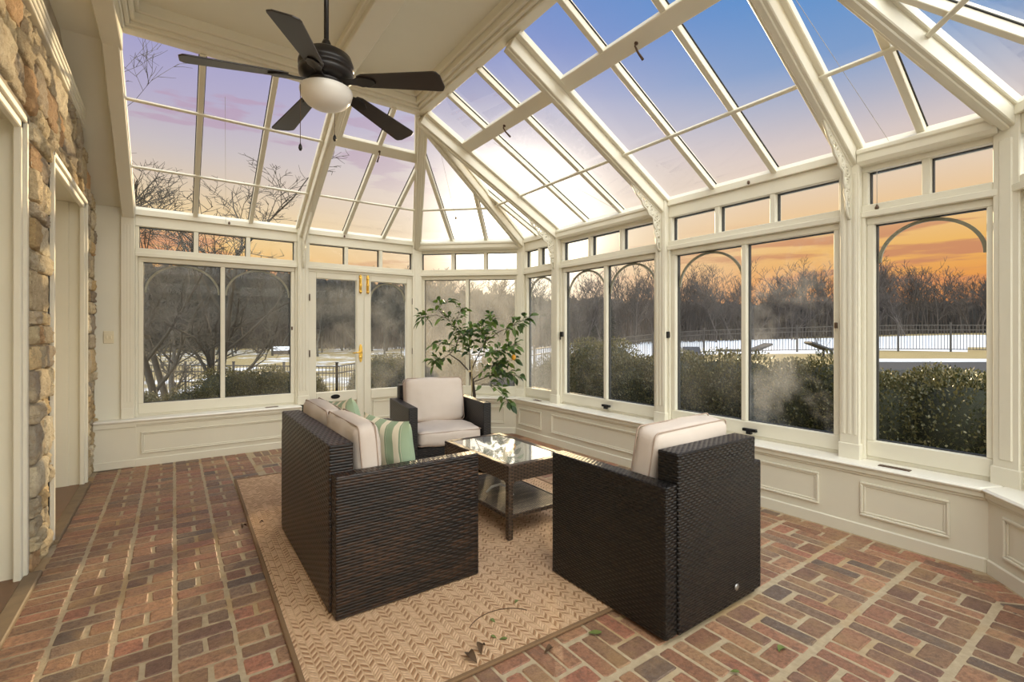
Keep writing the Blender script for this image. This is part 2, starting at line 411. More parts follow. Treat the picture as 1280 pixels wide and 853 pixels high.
# ------------------------------------------------------------------ floor
def make_floor():
    base = MB(); base.box(-1.3, 4.1, -0.8, 6.3, -0.12, -0.005)
    fl = obj('floor', base, MORTAR, None); tag(fl, 'old red brick floor with wide sandy mortar joints', 'floor', None, 'structure')
    mb = MB()
    pal = [(158,114,88),(166,118,92),(148,106,82),(172,128,98),(140,106,84),(162,126,96),(134,102,84),(144,118,96),(168,114,90),(154,120,92),(176,132,100)]
    inner = [V(p) for p in offs([E0,E1,E2,E3,E4,E5], 0.20)]
    def inside(x, y):
        if x < XL+0.02 or x > 3.56 or y > 6.08 or y < -0.22: return False
        for (a, b) in ((E1,E2),(E3,E4)):
            a, b = V(a), V(b); t = (b-a).normalized(); n = V((t.y,-t.x))
            if (V((x,y))-a).dot(n) < 0.24: return False
        return True
    def brick(x0, x1, y0, y1, M=None, test=True):
        cx, cy = (x0+x1)/2, (y0+y1)/2
        if test and not inside(cx, cy): return
        w, h = x1-x0, y1-y0
        c = pal[rnd.randrange(len(pal))]; k = rnd.uniform(0.93,1.06)
        if rnd.random() < 0.05: c = (112,96,84)
        col = tuple(lin(min(255,q*k)) for q in c)
        z = -0.0015 + rnd.uniform(-0.002, 0.0015); cr = 0.007
        rot = rnd.uniform(-0.012,0.012); ca, sa = math.cos(rot), math.sin(rot)
        def ring(ins, cr2):
            P = []
            hw, hh = w/2-ins, h/2-ins
            for sx, sy, first in ((1,-1,0),(1,1,1),(-1,1,0),(-1,-1,1)):
                a = (sx*hw, sy*(hh-cr2)); b = (sx*(hw-cr2), sy*hh)
                P += ([b, a] if first == 0 else [a, b])
            return P
        jit = [(rnd.uniform(-.0025,.0025), rnd.uniform(-.0025,.0025)) for _ in range(8)]
        vs = []
        for ins, zz, cc in ((0, -0.02, cr), (0, z-0.004, cr), (0.005, z, cr)):
            for (px,py),(jx,jy) in zip(ring(ins, cc), jit):
                px += jx; py += jy
                vs.append((cx+px*ca-py*sa, cy+px*sa+py*ca, zz))
        fs = []
        for r in range(2):
            for i in range(8): fs.append((r*8+i, r*8+(i+1)%8, (r+1)*8+(i+1)%8, (r+1)*8+i))
        fs.append(tuple(range(16,24)))
        mb.add(vs, fs, M, 0, col)
    G = 0.012
    XB = 0.62
    # soldier course along the house wall, then columns of stretcher / two half bats
    y = -0.3
    while y < 6.1:
        hh = rnd.uniform(0.062,0.085); brick(-0.585, -0.43, y, y+hh); y += hh+G
    x = -0.418; k = 0
    while x < XB:
        y = -0.3 + (k%2)*0.05
        i = k
        while y < 6.1:
            if i % 2 == 0:
                hh = rnd.uniform(0.080,0.09); brick(x+G/2, x+0.2125-G, y, y+hh)
            else:
                hh = rnd.uniform(0.098,0.108); m = x+0.105+rnd.uniform(-.008,.008)
                brick(x+G/2, m-G*0.7, y, y+hh); brick(m+G*0.7, x+0.2125-G, y, y+hh)
            y += hh+G*0.9; i += 1
        x += 0.2125; k += 1
    XB = x
    # strips along x on the window side
    y0 = 1.255-0.365*5; s = 0
    while y0 < 6.1:
        xx = XB+0.01+(s%2)*0.04; i = s
        while xx < 3.44:
            u = 0.158
            q0, q1 = (y0+0.02, y0+0.118) if i%2 == 0 else (y0+0.365-0.118+0.012, y0+0.365-0.008)
            t0, t1 = (y0+0.132, y0+0.357) if i%2 == 0 else (y0+0.02, y0+0.237)
            brick(xx+G/2, xx+u-G/2, q0, q1)
            xx += u
            i += 1
        xx = XB+0.01+(s%2)*0.04; i = s
        while xx < 3.44:
            u = 0.158
            t0, t1 = (y0+0.132, y0+0.357) if i%2 == 0 else (y0+0.02, y0+0.237)
            brick(xx+0.004, xx+u/2-0.004, t0, t1); brick(xx+u/2+0.005, xx+u-0.005, t0, t1)
            xx += u; i += 1
        y0 += 0.365; s += 1
    y = 0.55                                  # border row along the window wall
    while y < 5.1:
        hh = rnd.uniform(0.11,0.15); brick(3.465, 3.575, y, y+hh); y += hh+G
    for A, B in ((E1,E2),(E3,E4)):
        M, L = frame(A, B); s0 = 0.12
        while s0 < L-0.1:
            hh = rnd.uniform(0.075,0.1); brick(s0, s0+hh, -0.36, -0.215, M, False); s0 += hh+G
    o = obj('brick_paving', mb, BRICK, fl, boxuv=False)
make_floor()

# ------------------------------------------------------------------ wainscot, stool, baseboard, mouldings
def panel(M, s0, s1, z0, z1, yface, parent):
    mb = MB()
    for (ins, w, d) in ((0, 0.016, 0.016), (0.016, 0.014, 0.008)):
        a0, a1, b0, b1 = s0+ins, s1-ins, z0+ins, z1-ins; y0 = yface-d
        mb.box(a0, a1, y0, yface, b0, b0+w, M); mb.box(a0, a1, y0, yface, b1-w, b1, M)
        mb.box(a0, a0+w, y0, yface, b0+w, b1-w, M); mb.box(a1-w, a1, y0, yface, b0+w, b1-w, M)
    return obj('panel_moulding', mb, CREAM, parent, 0.004)
RING = [E0, E1, E2, E3, E4, E5]
IN_W = offs(RING, 0.19); IN_B = offs(RING, 0.205); IN_N = offs(RING, 0.235); IN_C = offs(RING, 0.215); IN_O = offs(RING, 0.03)
IN_C2 = offs(RING, 0.202)
def run(i, inner, outer, z0, z1, mb, clip=None, mi=0):
    a, b = V(inner[i]), V(inner[i+1]); c, d = V(outer[i+1]), V(outer[i])
    if clip is not None:
        A, B = V(RING[i]), V(RING[i+1]); t = (B-A).normalized()
        def cl(p):
            s = (p-A).dot(t); return p + t*(min(max(s, clip[0]), clip[1]) - s)
        a, b, c, d = map(cl, (a,b,c,d))
    mb.prism([tuple(d), tuple(c), tuple(b), tuple(a)][::-1], z0, z1, None, mi)
NAMES = ['far','right_far','right','right_near','near']
CL = {0: (-0.23, POSTF+0.37-0.035)}
WLAB = {0: 'cream panelled low wall under the left window of the far side', 1: 'cream panelled low wall in the far right angled corner',
        2: 'long cream panelled low wall under the right side windows', 3: 'cream panelled low wall in the near right angled corner', 4: 'cream panelled low wall behind the viewpoint'}
WALLS = {}
WHERE = ['under the far left window', 'in the angled corner behind the citrus tree', 'under the right side windows', 'at the right edge of the view', 'behind the viewpoint']
for i in range(5):
    mb = MB(); run(i, IN_W, IN_O, -0.03, 0.44, mb, CL.get(i))
    w = struct('wall_'+NAMES[i], mb, CREAM, WLAB[i], 'wall'); WALLS[i] = w
    mb = MB(); run(i, IN_B, IN_W, -0.01, 0.075, mb, CL.get(i))
    struct('baseboard_'+NAMES[i], mb, CREAM, 'cream baseboard at the foot of the low wall '+WHERE[i], 'baseboard', 0.008)
    mb = MB(); run(i, IN_C2, IN_W, 0.385, 0.402, mb, CL.get(i)); run(i, IN_C, IN_W, 0.402, 0.435, mb, CL.get(i))
    obj('crown_moulding', mb, CREAM, w, 0.005)
    mb = MB(); run(i, IN_N, IN_O, 0.435, 0.46, mb, CL.get(i))
    struct('trim_%d' % (i+1), mb, SILLW, 'glossy white sill board '+WHERE[i], 'window sill', 0.010)
M, L = frame(E0, E1); panel(M, 0.105, 1.47, 0.115, 0.33, -0.19, WALLS[0])
M, L = frame(E1, E2); panel(M, 0.22, 0.66, 0.125, 0.345, -0.19, WALLS[1]); panel(M, 0.80, 1.24, 0.125, 0.345, -0.19, WALLS[1])
M, L = frame(E2, E3)
for ya, yb in ((4.96,4.50),(4.31,3.02),(2.73,1.467),(1.227,0.79)): panel(M, 5.11-ya, 5.11-yb, 0.128, 0.345, -0.19, WALLS[2])
M, L = frame(E3, E4); panel(M, 0.20, 0.66, 0.125, 0.345, -0.19, WALLS[3]); panel(M, 0.80, 1.24, 0.125, 0.345, -0.19, WALLS[3])

# ------------------------------------------------------------------ windows
WN = [0]
def arch(mb, M, s0, s1, zt, rise, w=0.020):
    pts = []
    for k in range(25):
        t = PI*k/24; pts.append(((s0+s1)/2 - math.cos(t)*((s1-s0)/2-0.002), zt-rise+math.sin(t)*(rise+0.0)))
    for (a, b) in zip(pts, pts[1:]):
        da = V((b[0]-a[0], b[1]-a[1])).normalized(); n = V((-da.y, da.x))
        q = [(a[0],a[1]),(b[0],b[1]),(b[0]-n.x*w,b[1]-n.y*w),(a[0]-n.x*w,a[1]-n.y*w)]
        vs = [(x,0.010,z) for x,z in q]+[(x,0.024,z) for x,z in q]
        mb.add(vs, [(0,1,2,3),(7,6,5,4),(0,4,5,1),(2,6,7,3),(1,5,6,2),(3,7,4,0)], M)
def gasket(M, u0, u1, z0, z1, e, t=0.0055):
    q = MB(); q.box(u0, u1, -0.004, 0.03, z0, z0+t, M); q.box(u0, u1, -0.004, 0.03, z1-t, z1, M)
    q.box(u0, u0+t, -0.004, 0.03, z0+t, z1-t, M); q.box(u1-t, u1, -0.004, 0.03, z0+t, z1-t, M); obj('gasket', q, GASK, e)
def bay(A, B, s0, s1, nlights, splits, arches, glass, label, latch=None, beam='plain', door=False):
    """one bay between posts: sash, transom, clerestory lights and eave beam"""
    WN[0] += 1; M, L = frame(A, B)
    e = empty('window_%d' % WN[0]); tag(e, label, 'window', None, 'structure')
    p = 0.055; a, b = s0+p, s1-p
    mb = MB()                                           # fixed frame: jambs, transom, head
    zb = 0.46 if not door else 2.03
    if not door:
        mb.box(a, a+0.022, -0.065, 0.06, 0.46, 2.07, M); mb.box(b-0.022, b, -0.065, 0.06, 0.46, 2.07, M)
    mb.box(a, b, -0.075, 0.06, 2.06, 2.10, M); mb.box(a, b, -0.055, 0.06, 2.10, 2.145, M)
    mb.box(a, b, -0.050, 0.07, 2.365, 2.47, M); mb.box(a, b, -0.072, 0.09, 2.47, 2.525, M)
    if not door: mb.box(a, b, -0.030, 0.06, 0.455, 0.486, M)
    else: mb.box(a, b, -0.05, 0.05, 2.028, 2.065, M)
    ms = 0.042; w = (b-a-0.04)/nlights
    mb.box(a, a+0.03, -0.045, 0.05, 2.145, 2.365, M); mb.box(b-0.03, b, -0.045, 0.05, 2.145, 2.365, M)
    for k in range(1, nlights):
        c = a+0.02+w*k; mb.box(c-ms/2, c+ms/2, -0.045, 0.05, 2.145, 2.365, M)
    obj('window_frame', mb, CREAM, e, 0.004)
    if beam == 'pelmet':
        mb = MB(); prof = [(-0.05,2.40),(-0.10,2.40),(-0.115,2.425),(-0.115,2.47),(-0.125,2.475),(-0.125,2.50),(-0.10,2.515),(-0.05,2.515)]
        vs = [(a-0.01,y,z) for y,z in prof]+[(b-0.01,y,z) for y,z in prof]; n = len(prof)
        mb.add(vs, [tuple(range(n)), tuple(range(2*n-1,n-1,-1))]+[(i,n+i,n+(i+1)%n,(i+1)%n) for i in range(n)], M)
        obj('pelmet_moulding', mb, CREAM, e, 0.003)
    for k in range(nlights):
        g = MB(); c0 = a+0.02+w*k; g.box(c0+0.006, c0+w-0.006, 0.0, 0.006, 2.14, 2.37, M)
        obj('clerestory_pane', g, GLASS, e)
        gasket(M, a+0.03 if k == 0 else c0+ms/2, b-0.03 if k == nlights-1 else c0+w-ms/2, 2.145, 2.365, e)
    if door: return e, M, a, b
    sa, sb = a+0.022, b-0.022; st = 0.042
    mb = MB(); mb.box(sa, sb, -0.042, 0.035, 0.482, 0.588, M); mb.box(sa, sb, -0.042, 0.035, 2.012, 2.06, M)
    mb.box(sa, sa+st, -0.042, 0.035, 0.588, 2.012, M); mb.box(sb-st, sb, -0.042, 0.035, 0.588, 2.012, M)
    edges = [sa+st] + [sa+(sb-sa)*q for q in splits] + [sb-st]
    for q in edges[1:-1]: mb.box(q-0.021, q+0.021, -0.040, 0.033, 0.588, 2.012, M)
    sash = obj('sash', mb, CREAM, e, 0.005)
    for k in range(len(edges)-1):
        u0 = edges[k]+(0.021 if k else 0); u1 = edges[k+1]-(0.021 if k < len(edges)-2 else 0)
        g = MB(); g.box(u0-0.004, u1+0.004, 0.0, 0.006, 0.584, 2.016, M)
        obj('pane', g, glass[k], e)
        gasket(M, u0, u1, 0.588, 2.012, e)
        if arches[k]:
            m2 = MB(); arch(m2, M, u0, u1, 2.008, min(0.30, (u1-u0)*0.46)); obj('arch_bar', m2, ARCHP, e)
    if latch:
        for kind, s in latch:
            g = MB()
            if kind == 'lever':
                g.box(s-0.028, s+0.012, -0.085, -0.055, 1.25, 1.31, M); g.box(s-0.025, s-0.017, -0.09, -0.07, 1.215, 1.25, M)
                obj('latch', g, BLACK, e, 0.004)
            elif kind == 'crank':
                g.box(s-0.055, s+0.055, -0.082, -0.055, 0.515, 0.538, M)
                g.box(s-0.02, s+0.02, -0.09, -0.06, 0.495, 0.53, M); g.tube([M@V((s+0.05,-0.07,0.527)), M@V((s+0.075,-0.10,0.530))], 0.006, 8)
                obj('window_crank', g, BLACK, e, 0.004)
            elif kind == 'pull':
                g.box(s-0.008, s+0.008, -0.09, -0.065, 1.33, 1.37, M); obj('sash_pull', g, BRONZE, e, 0.003)
    return e, M, a, b
bay(E0, E1, 0.0, POSTF+0.37, 3, [0.5], [1,1], [HAZE_A,HAZE_A], 'left most far window with two arched panes and bare tree outside', [('pull',1.49)])
dd, MD, da, db = bay(E0, E1, POSTF+0.37, 3.08, 3, [], [], [], 'row of three small panes above the cream glazed double doors', None, 'plain', True)
bay(E1, E2, 0.0, 1.4725, 3, [0.48], [0,0], [HAZE_C,HAZE_C], 'sunlit angled window with two plain panes behind the citrus tree', None, 'pelmet')
bay(E2, E3, 0.0, 5.11-PR1, 2, [], [1], [HAZE_C], 'narrow single pane arched window right of the citrus tree')
bay(E2, E3, 5.11-PR1, 5.11-PR2, 3, [0.5], [1,1], [HAZE_A,HAZE_A], 'right side window with two arched panes beside the narrow window', [('lever',0.845),('crank',1.545)], 'pelmet')
bay(E2, E3, 5.11-PR2, 5.11-PR3, 3, [0.5], [1,0], [HAZE_A,HAZE_B], 'right side window with one arched pane and one misted plain pane', [('lever',2.325),('crank',3.09),('pull',3.70)])
bay(E2, E3, 5.11-PR3, 4.56, 2, [], [1], [GLASS], 'near right window with one wide arched pane', None, 'pelmet')
bay(E3, E4, 0.0, 1.466, 3, [0.5], [0,0], [GLASS,GLASS], 'angled near right window at the edge of the view')
bay(E4, E5, 0.0, 1.54, 3, [0.5], [1,1], [GLASS,GLASS], 'window behind the viewpoint on the right')
bay(E4, E5, 1.54, 3.08, 3, [0.5], [1,1], [GLASS,GLASS], 'window behind the viewpoint on the left')

# posts
def post(M, s, label, wide=0.11, plain=False):
    mb = MB(); h = wide/2
    mb.box(s-h, s+h, -0.105, 0.08, 0.455, 2.53, M)
    for q in (-0.6, 0.0, 0.6):
        mb.box(s+q*h-0.010, s+q*h+0.010, -0.111, -0.105, 0.62, 2.36, M)
    mb.box(s-h-0.008, s+h+0.008, -0.115, 0.02, 0.455, 0.56, M)
    o = obj('post', mb, CREAM, None, 0.005); tag(o, label, 'post', None, 'structure'); return o
Mf, Lf = frame(E0, E1); Mr, Lr = frame(E2, E3); Mn, Ln = frame(E4, E5)
post(Mf, 0.0, 'slim cream post at the left edge of the far window', 0.085)
post(Mf, POSTF+0.37, 'cream post between the far left window and the double doors')
post(Mr, 5.11-PR1, 'cream post right of the narrow arched window')
post(Mr, 5.11-PR2, 'cream post between the two wide right side windows')
post(Mr, 5.11-PR3, 'cream post left of the near right arched window')
post(Mn, 1.54, 'cream post behind the viewpoint'); post(Mn, 3.08, 'cream post behind the viewpoint beside the stone wall')
def cpost(c, n, label):
    mb = MB(); c = V((c[0],c[1],0)); n = V((n[0],n[1],0)).normalized(); t = V((-n.y,n.x,0))
    M = Matrix(((t.x,n.x,0,c.x),(t.y,n.y,0,c.y),(0,0,1,0),(0,0,0,1)))
    mb.box(-0.06, 0.06, -0.095, 0.09, 0.455, 2.54, M); mb.box(-0.03, 0.03, -0.102, -0.09, 0.6, 2.36, M)
    mb.box(-0.068, 0.068, -0.103, 0.02, 0.455, 0.56, M)
    o = obj('post', mb, CREAM, None, 0.005); tag(o, label, 'post', None, 'structure')
cpost(E1, (0.36,0.93), 'cream corner post right of the double doors')
cpost(E2, (0.93,0.36), 'cream corner post beside the setting sun')
cpost(E3, (0.93,-0.36), 'cream corner post at the right edge of the view')
cpost(E4, (0.36,-0.93), 'cream corner post behind the viewpoint on the right')

# ------------------------------------------------------------------ double doors
def doors():
    half = (db-da-0.03)/2
    fr = MB(); fr.box(da, da+0.016, -0.06, 0.06, 0.0, 2.06, MD); fr.box(db-0.016, db, -0.06, 0.06, 0.0, 2.06, MD)
    fr.box(da, db, -0.06, 0.06, -0.03, 0.02, MD)
    o = obj('door_frame', fr, CREAM, None, 0.003); tag(o, 'cream frame and threshold around the glazed double doors', 'door frame', None, 'structure')
    for k in range(2):
        s0 = da+0.015+k*half; s1 = s0+half-0.003
        e = empty('door_%d' % (k+1)); tag(e, ['left glazed door leaf with brass handle and black oval plate','right glazed door leaf with an arched bar at its top'][k], 'door', None, 'structure')
        mb = MB(); st = 0.088
        mb.box(s0, s0+st, -0.045, 0.03, 0.02, 2.03, MD); mb.box(s1-st, s1, -0.045, 0.03, 0.02, 2.03, MD)
        mb.box(s0+st, s1-st, -0.045, 0.03, 1.955, 2.03, MD); mb.box(s0+st, s1-st, -0.045, 0.03, 0.455, 0.575, MD)
        mb.box(s0+st, s1-st, -0.045, 0.03, 0.02, 0.17, MD); mb.box(s0+st, s1-st, -0.02, 0.02, 0.17, 0.455, MD)
        obj('door_leaf', mb, CREAM, e, 0.005)
        pm = MB()
        for ins, d in ((0,0.014),):
            a0,a1,b0,b1 = s0+st+0.03, s1-st-0.03, 0.20, 0.425
            pm.box(a0,a1,-0.034,-0.02,b0,b0+0.018,MD); pm.box(a0,a1,-0.034,-0.02,b1-0.018,b1,MD)
            pm.box(a0,a0+0.018,-0.034,-0.02,b0,b1,MD); pm.box(a1-0.018,a1,-0.034,-0.02,b0,b1,MD)
        obj('panel_moulding', pm, CREAM, e, 0.004)
        g = MB(); g.box(s0+st-0.004, s1-st+0.004, 0, 0.006, 0.57, 1.96, MD); obj('pane', g, HAZE_D, e)
        if k == 1:
            m2 = MB(); arch(m2, MD, s0+st, s1-st, 1.95, 0.22); obj('arch_bar', m2, ARCHP, e)
        bs = s1-0.045 if k == 0 else s0+0.045                    # brass surface bolts at the top
        b = MB(); b.box(bs-0.018, bs+0.018, -0.052, -0.045, 1.80, 2.02, MD)
        b.tube([MD@V((bs,-0.062,1.79)), MD@V((bs,-0.062,2.03))], 0.009, 10)
        for z in (1.82,1.90,1.99): b.box(bs-0.016, bs+0.016, -0.072, -0.045, z-0.012, z+0.012, MD)
        obj('bolt', b, BRASS, e, 0.003)
        h = MB(); hs = s0+0.012 if k == 0 else s1-0.012           # hinges on the outer stile
        for z in (0.35,1.05,1.72): h.tube([MD@V((hs,-0.052,z-0.04)), MD@V((hs,-0.052,z+0.04))], 0.007, 8)
        obj('hinge', h, BRONZE, e)
        if k == 0:
            hp = MB(); c = s1-0.042
            prof = [(c+0.024*math.cos(t)*1.0, 1.04+0.115*math.copysign(abs(math.sin(t))**0.8, math.sin(t))) for t in [2*PI*i/24 for i in range(24)]]
            n = 24; vs = [(x,-0.053,z) for x,z in prof]+[(x,-0.045,z) for x,z in prof]
            hp.add(vs, [tuple(range(n)), tuple(range(2*n-1,n-1,-1))]+[(i,n+i,n+(i+1)%n,(i+1)%n) for i in range(n)], MD)
            ho = obj('handle_plate', hp, BRASS, e, 0.002)
            lv = MB(); lv.tube([MD@V((c,-0.05,1.05)), MD@V((c,-0.095,1.05)), MD@V((c-0.03,-0.105,1.052)), MD@V((c-0.115,-0.10,1.045))], [0.011,0.010,0.009,0.007], 10)
            obj('lever_handle', lv, BRASS, ho)
            kb = MB(); kb.lathe([(0.004,0),(0.016,0.004),(0.016,0.012),(0.006,0.018)], 14, MD@Matrix.Translation((c,-0.05,0.985))@Matrix.Rotation(PI/2,4,'X')); obj('key_cylinder', kb, BRASS, ho)
            ov = MB(); cs = (s0+s1)/2-0.02
            prof = [(cs+0.055*math.cos(t), 0.515+0.027*math.sin(t)) for t in [2*PI*i/28 for i in range(28)]]; n = 28
            vs = [(x,-0.055,z) for x,z in prof]+[(x,-0.045,z) for x,z in prof]
            ov.add(vs, [tuple(range(n)), tuple(range(2*n-1,n-1,-1))]+[(i,n+i,n+(i+1)%n,(i+1)%n) for i in range(n)], MD)
            obj('oval_plate', ov, BLACK, e, 0.003)
doors()

# ------------------------------------------------------------------ roof
def P3(p, z): return V((p[0], p[1], z))
SL = (ZE, ZL)
def roofmap(A, B, TL, TR):
    """plane of a roof facet: returns (origin, along, upslope, normal, length)"""
    A3, B3, T3 = P3(A,ZE), P3(B,ZE), P3(TL,ZL)
    x = (B3-A3).normalized(); n = x.cross(T3-A3).normalized()
    if n.z < 0: n = -n
    y = n.cross(x).normalized()
    if y.z < 0: y = -y
    return A3, x, y, n, (B3-A3).length
def facet(A, B, TL, TR, bars, label, cross=(), vents=(), glass=GLASSR):
    WN[0] += 1
    e = empty('window_%d' % WN[0]); tag(e, label, 'roof window', None, 'structure')
    o, x, y, n, L = roofmap(A, B, TL, TR)
    tl = P3(TL,ZL)-o; tr = P3(TR,ZL)-o
    Hh = tl.dot(y); xl, xr = tl.dot(x), tr.dot(x)
    def lim(s):                                         # upper end of a bar at eave position s
        if s < xl - 1e-6: return Hh*s/xl
        if s > xr + 1e-6: return Hh*(L-s)/(L-xr)
        return Hh
    def span(h): return (xl*h/Hh, L-(L-xr)*h/Hh)
    def pt(s, h, d=0.0): return o + x*s + y*h + n*d
    g = MB(); poly = [(0,-0.03),(L,-0.03)] + ([(xr,Hh),(xl,Hh)] if abs(xr-xl) > 0.05 else [((xl+xr)/2,Hh)])
    k = len(poly); vs = [pt(s,h,0.004) for s,h in poly]+[pt(s,h,0.010) for s,h in poly]
    g.add(vs, [tuple(range(k-1,-1,-1)), tuple(range(k,2*k))]+[(i,(i+1)%k,k+(i+1)%k,k+i) for i in range(k)])
    obj('roof_pane', g, glass, e)
    mb = MB()
    for s in bars:
        mb.bar(pt(s,0), pt(s,max(0.1,lim(s)-0.02)), 0.042, 0.048, n, 0.0)
        mb.bar(pt(s,0), pt(s,max(0.1,lim(s)-0.02)), 0.022, 0.030, n, 0.034)
    if bars:
        obj('glazing_bar', mb, CREAM, e, 0.003)
        mb = MB()
        for s in bars: mb.bar(pt(s,0.03), pt(s,max(0.1,lim(s)-0.04)), 0.056, 0.005, n, 0.004)
        obj('bar_gasket', mb, GASK, e)
    mb = MB(); mb.bar(pt(0.03,0.03), pt(L-0.03,0.03), 0.06, 0.045, n, 0.0); obj('eave_rail', mb, CREAM, e, 0.004)
    if cross:
        mb = MB()
        for h in cross:
            a, b = span(h); mb.bar(pt(a+0.02,h,-0.046), pt(b-0.02,h,-0.046), 0.026, 0.020, n, 0.0)
        obj('tie_rod', mb, CREAM, e, 0.003)
    for (s0, s1, h) in vents:                            # opening vent sash at the top: bottom rail and stiles
        mb = MB(); mb.bar(pt(s0,h), pt(s1,h), 0.125, 0.050, n, -0.004)
        obj('vent_rail', mb, CREAM, e, 0.005)
        mb = MB()
        for s in (s0+0.035, s1-0.035):
            tp = s if lim(s) > Hh-0.02 else span(Hh)[1]-0.05
            mb.bar(pt(s,h), pt(tp,Hh-0.02), 0.05, 0.055, n, 0.0)
        obj('vent_stile', mb, CREAM, e, 0.004)
        hb = MB(); c = (s0+s1)/2; q = pt(c,h-0.01,-0.05)
        hb.lathe([(0.013,0),(0.013,0.010),(0.005,0.012)], 12, Matrix.Translation(q)@(-n).to_track_quat('Z','Y').to_matrix().to_4x4())
        hb.tube([q, q-n*0.03, q-n*0.045-y*0.035, q-n*0.05-y*0.10], [0.006,0.006,0.007,0.009], 8)
        obj('vent_handle', hb, BRONZE, e)
    return pt, Hh
hF = math.hypot(1.7, ZL-ZE)
xF = POSTF+0.37
facet(E0, E1, L0, L1, [xF*0.345, xF*0.665, xF+0.49, xF+0.98], 'far roof slope of clear panes above the doors and left window',
      cross=(), vents=((xF+0.05, 2.56, 1.42),))
ptF, _ = None, None
oF, xFv, yFv, nF, LF = roofmap(E0, E1, L0, L1)
def ptfar(s, h, d=0.0): return oF + xFv*s + yFv*h + nF*d
mb = MB()
mb.bar(ptfar(0.06,1.38,-0.046), ptfar(xF-0.05,1.38,-0.046), 0.024, 0.02, nF, 0); mb.bar(ptfar(0.06,0.65,-0.046), ptfar(xF-0.05,0.65,-0.046), 0.024, 0.02, nF, 0)
mb.bar(ptfar(xF+0.05,0.655,-0.046), ptfar(2.80,0.655,-0.046), 0.024, 0.02, nF, 0)
o = obj('trim_11', mb, CREAM, None, 0.003); tag(o, 'thin cream cross bars under the far roof panes', 'roof bar', None, 'structure')
Lc = 1.4725
facet(E1, E2, L1, L1, [Lc*0.345, Lc*0.66], 'angled far right roof slope beside the setting sun', cross=(0.67,))
bs = []
for a, b in ((5.11-PR1,5.11-PR2),(5.11-PR2,5.11-PR3)): bs += [a+(b-a)/3, a+(b-a)*2/3]
facet(E2, E3, L1, L2, [0.36]+bs+[4.56-0.40], 'right roof slope of tall clear panes', cross=(0.715,),
      vents=((5.11-PR1+0.03, 5.11-PR2-0.03, 1.50), (5.11-PR2+0.03, 5.11-PR3-0.03, 1.50)))
facet(E3, E4, L2, L2, [0.5, 0.97], 'angled near right roof slope in the top right corner', cross=(0.67,))
facet(E4, E5, L2, L3, [0.5,1.0,2.05,2.6], 'near roof slope above the viewpoint', cross=(0.67,))

def rafter(p, q, n, label, w=0.085, d=0.15, extra=0.15):
    mb = MB(); mb.bar(p, q, w, d, n, 0.0)
    if extra: mb.bar(p, q, extra, 0.052, n, 0.0)
    mb.bar(p, q, w*0.5, 0.012, n, -d)
    mb.bar(p, q, w*0.5, 0.04, n, 0.04)
    o = obj('rafter', mb, CREAM, None, 0.005); tag(o, label, 'rafter', None, 'structure')
oR, xR, yR, nR, LR = roofmap(E2, E3, L1, L2)
def ptr(s, h, d=0.0): return oR + xR*s + yR*h + nR*d
HR = (P3(L1,ZL)-oR).dot(yR); HF = (P3(L0,ZL)-oF).dot(yFv)
for y, lab in ((PR1,'far deep cream rafter of the right slope above the narrow window'),(PR2,'middle deep cream rafter of the right slope'),(PR3,'near deep cream rafter of the right slope')):
    rafter(ptr(5.11-y,-0.02), ptr(5.11-y,HR-0.02), nR, lab)
rafter(ptfar(xF,-0.02), ptfar(xF,HF-0.02), nF, 'deep cream rafter above the post left of the double doors')
for a, b, lab in ((E1,L1,'hip rafter rising from the corner post right of the doors'),(E2,L1,'hip rafter rising from the corner post beside the sun'),(E3,L2,'large hip rafter in the top right of the view'),(E4,L2,'hip rafter behind the viewpoint')):
    p, q = P3(a,ZE), P3(b,ZL); d = (q-p).normalized(); s = d.cross(V((0,0,1))).normalized(); rafter(p, q-d*0.03, s.cross(d), lab, 0.085, 0.14, 0.12)

# lantern: moulded fascia ring, ceiling panel, beams
def ringbeam():
    mb = MB(); z0 = 3.455
    x0, x1, y0, y1 = L0[0], L1[0]+0.03, L2[1]-0.03, L1[1]+0.03
    def rng(ins, w, za, zb):
        a0,a1,b0,b1 = x0+ins, x1-ins, y0+ins, y1-ins
        mb.box(a0,a1,b1-w,b1,za,zb); mb.box(a0,a1,b0,b0+w,za,zb); mb.box(a1-w,a1,b0+w,b1-w,za,zb); mb.box(a0,a0+w,b0+w,b1-w,za,zb)
    rng(0, 0.085, z0, 3.66); rng(0.085, 0.03, z0+0.02, 3.66); rng(0.115, 0.03, z0+0.045, 3.66); rng(0.145, 0.025, z0+0.10, 3.66)
    o = obj('trim_12', mb, CREAM, None, 0.006); tag(o, 'stepped cream moulding around the flat ceiling', 'ceiling trim', None, 'structure')
ringbeam()
mb = MB(); mb.box(L0[0]-0.4, L1[0]+0.04, L2[1]-0.04, L1[1]+0.04, 3.63, 3.72)
struct('ceiling', mb, PLASTER, 'flat cream ceiling panel that carries the fan', 'ceiling')
mb = MB(); mb.box(1.10, 1.27, L2[1]+0.1, L1[1]-0.1, 3.525, 3.64); mb.box(1.07, 1.30, L2[1]+0.1, L1[1]-0.1, 3.575, 3.64)
struct('trim_13', mb, CREAM, 'boxed cream beam across the flat ceiling right of the fan', 'ceiling beam', 0.006)

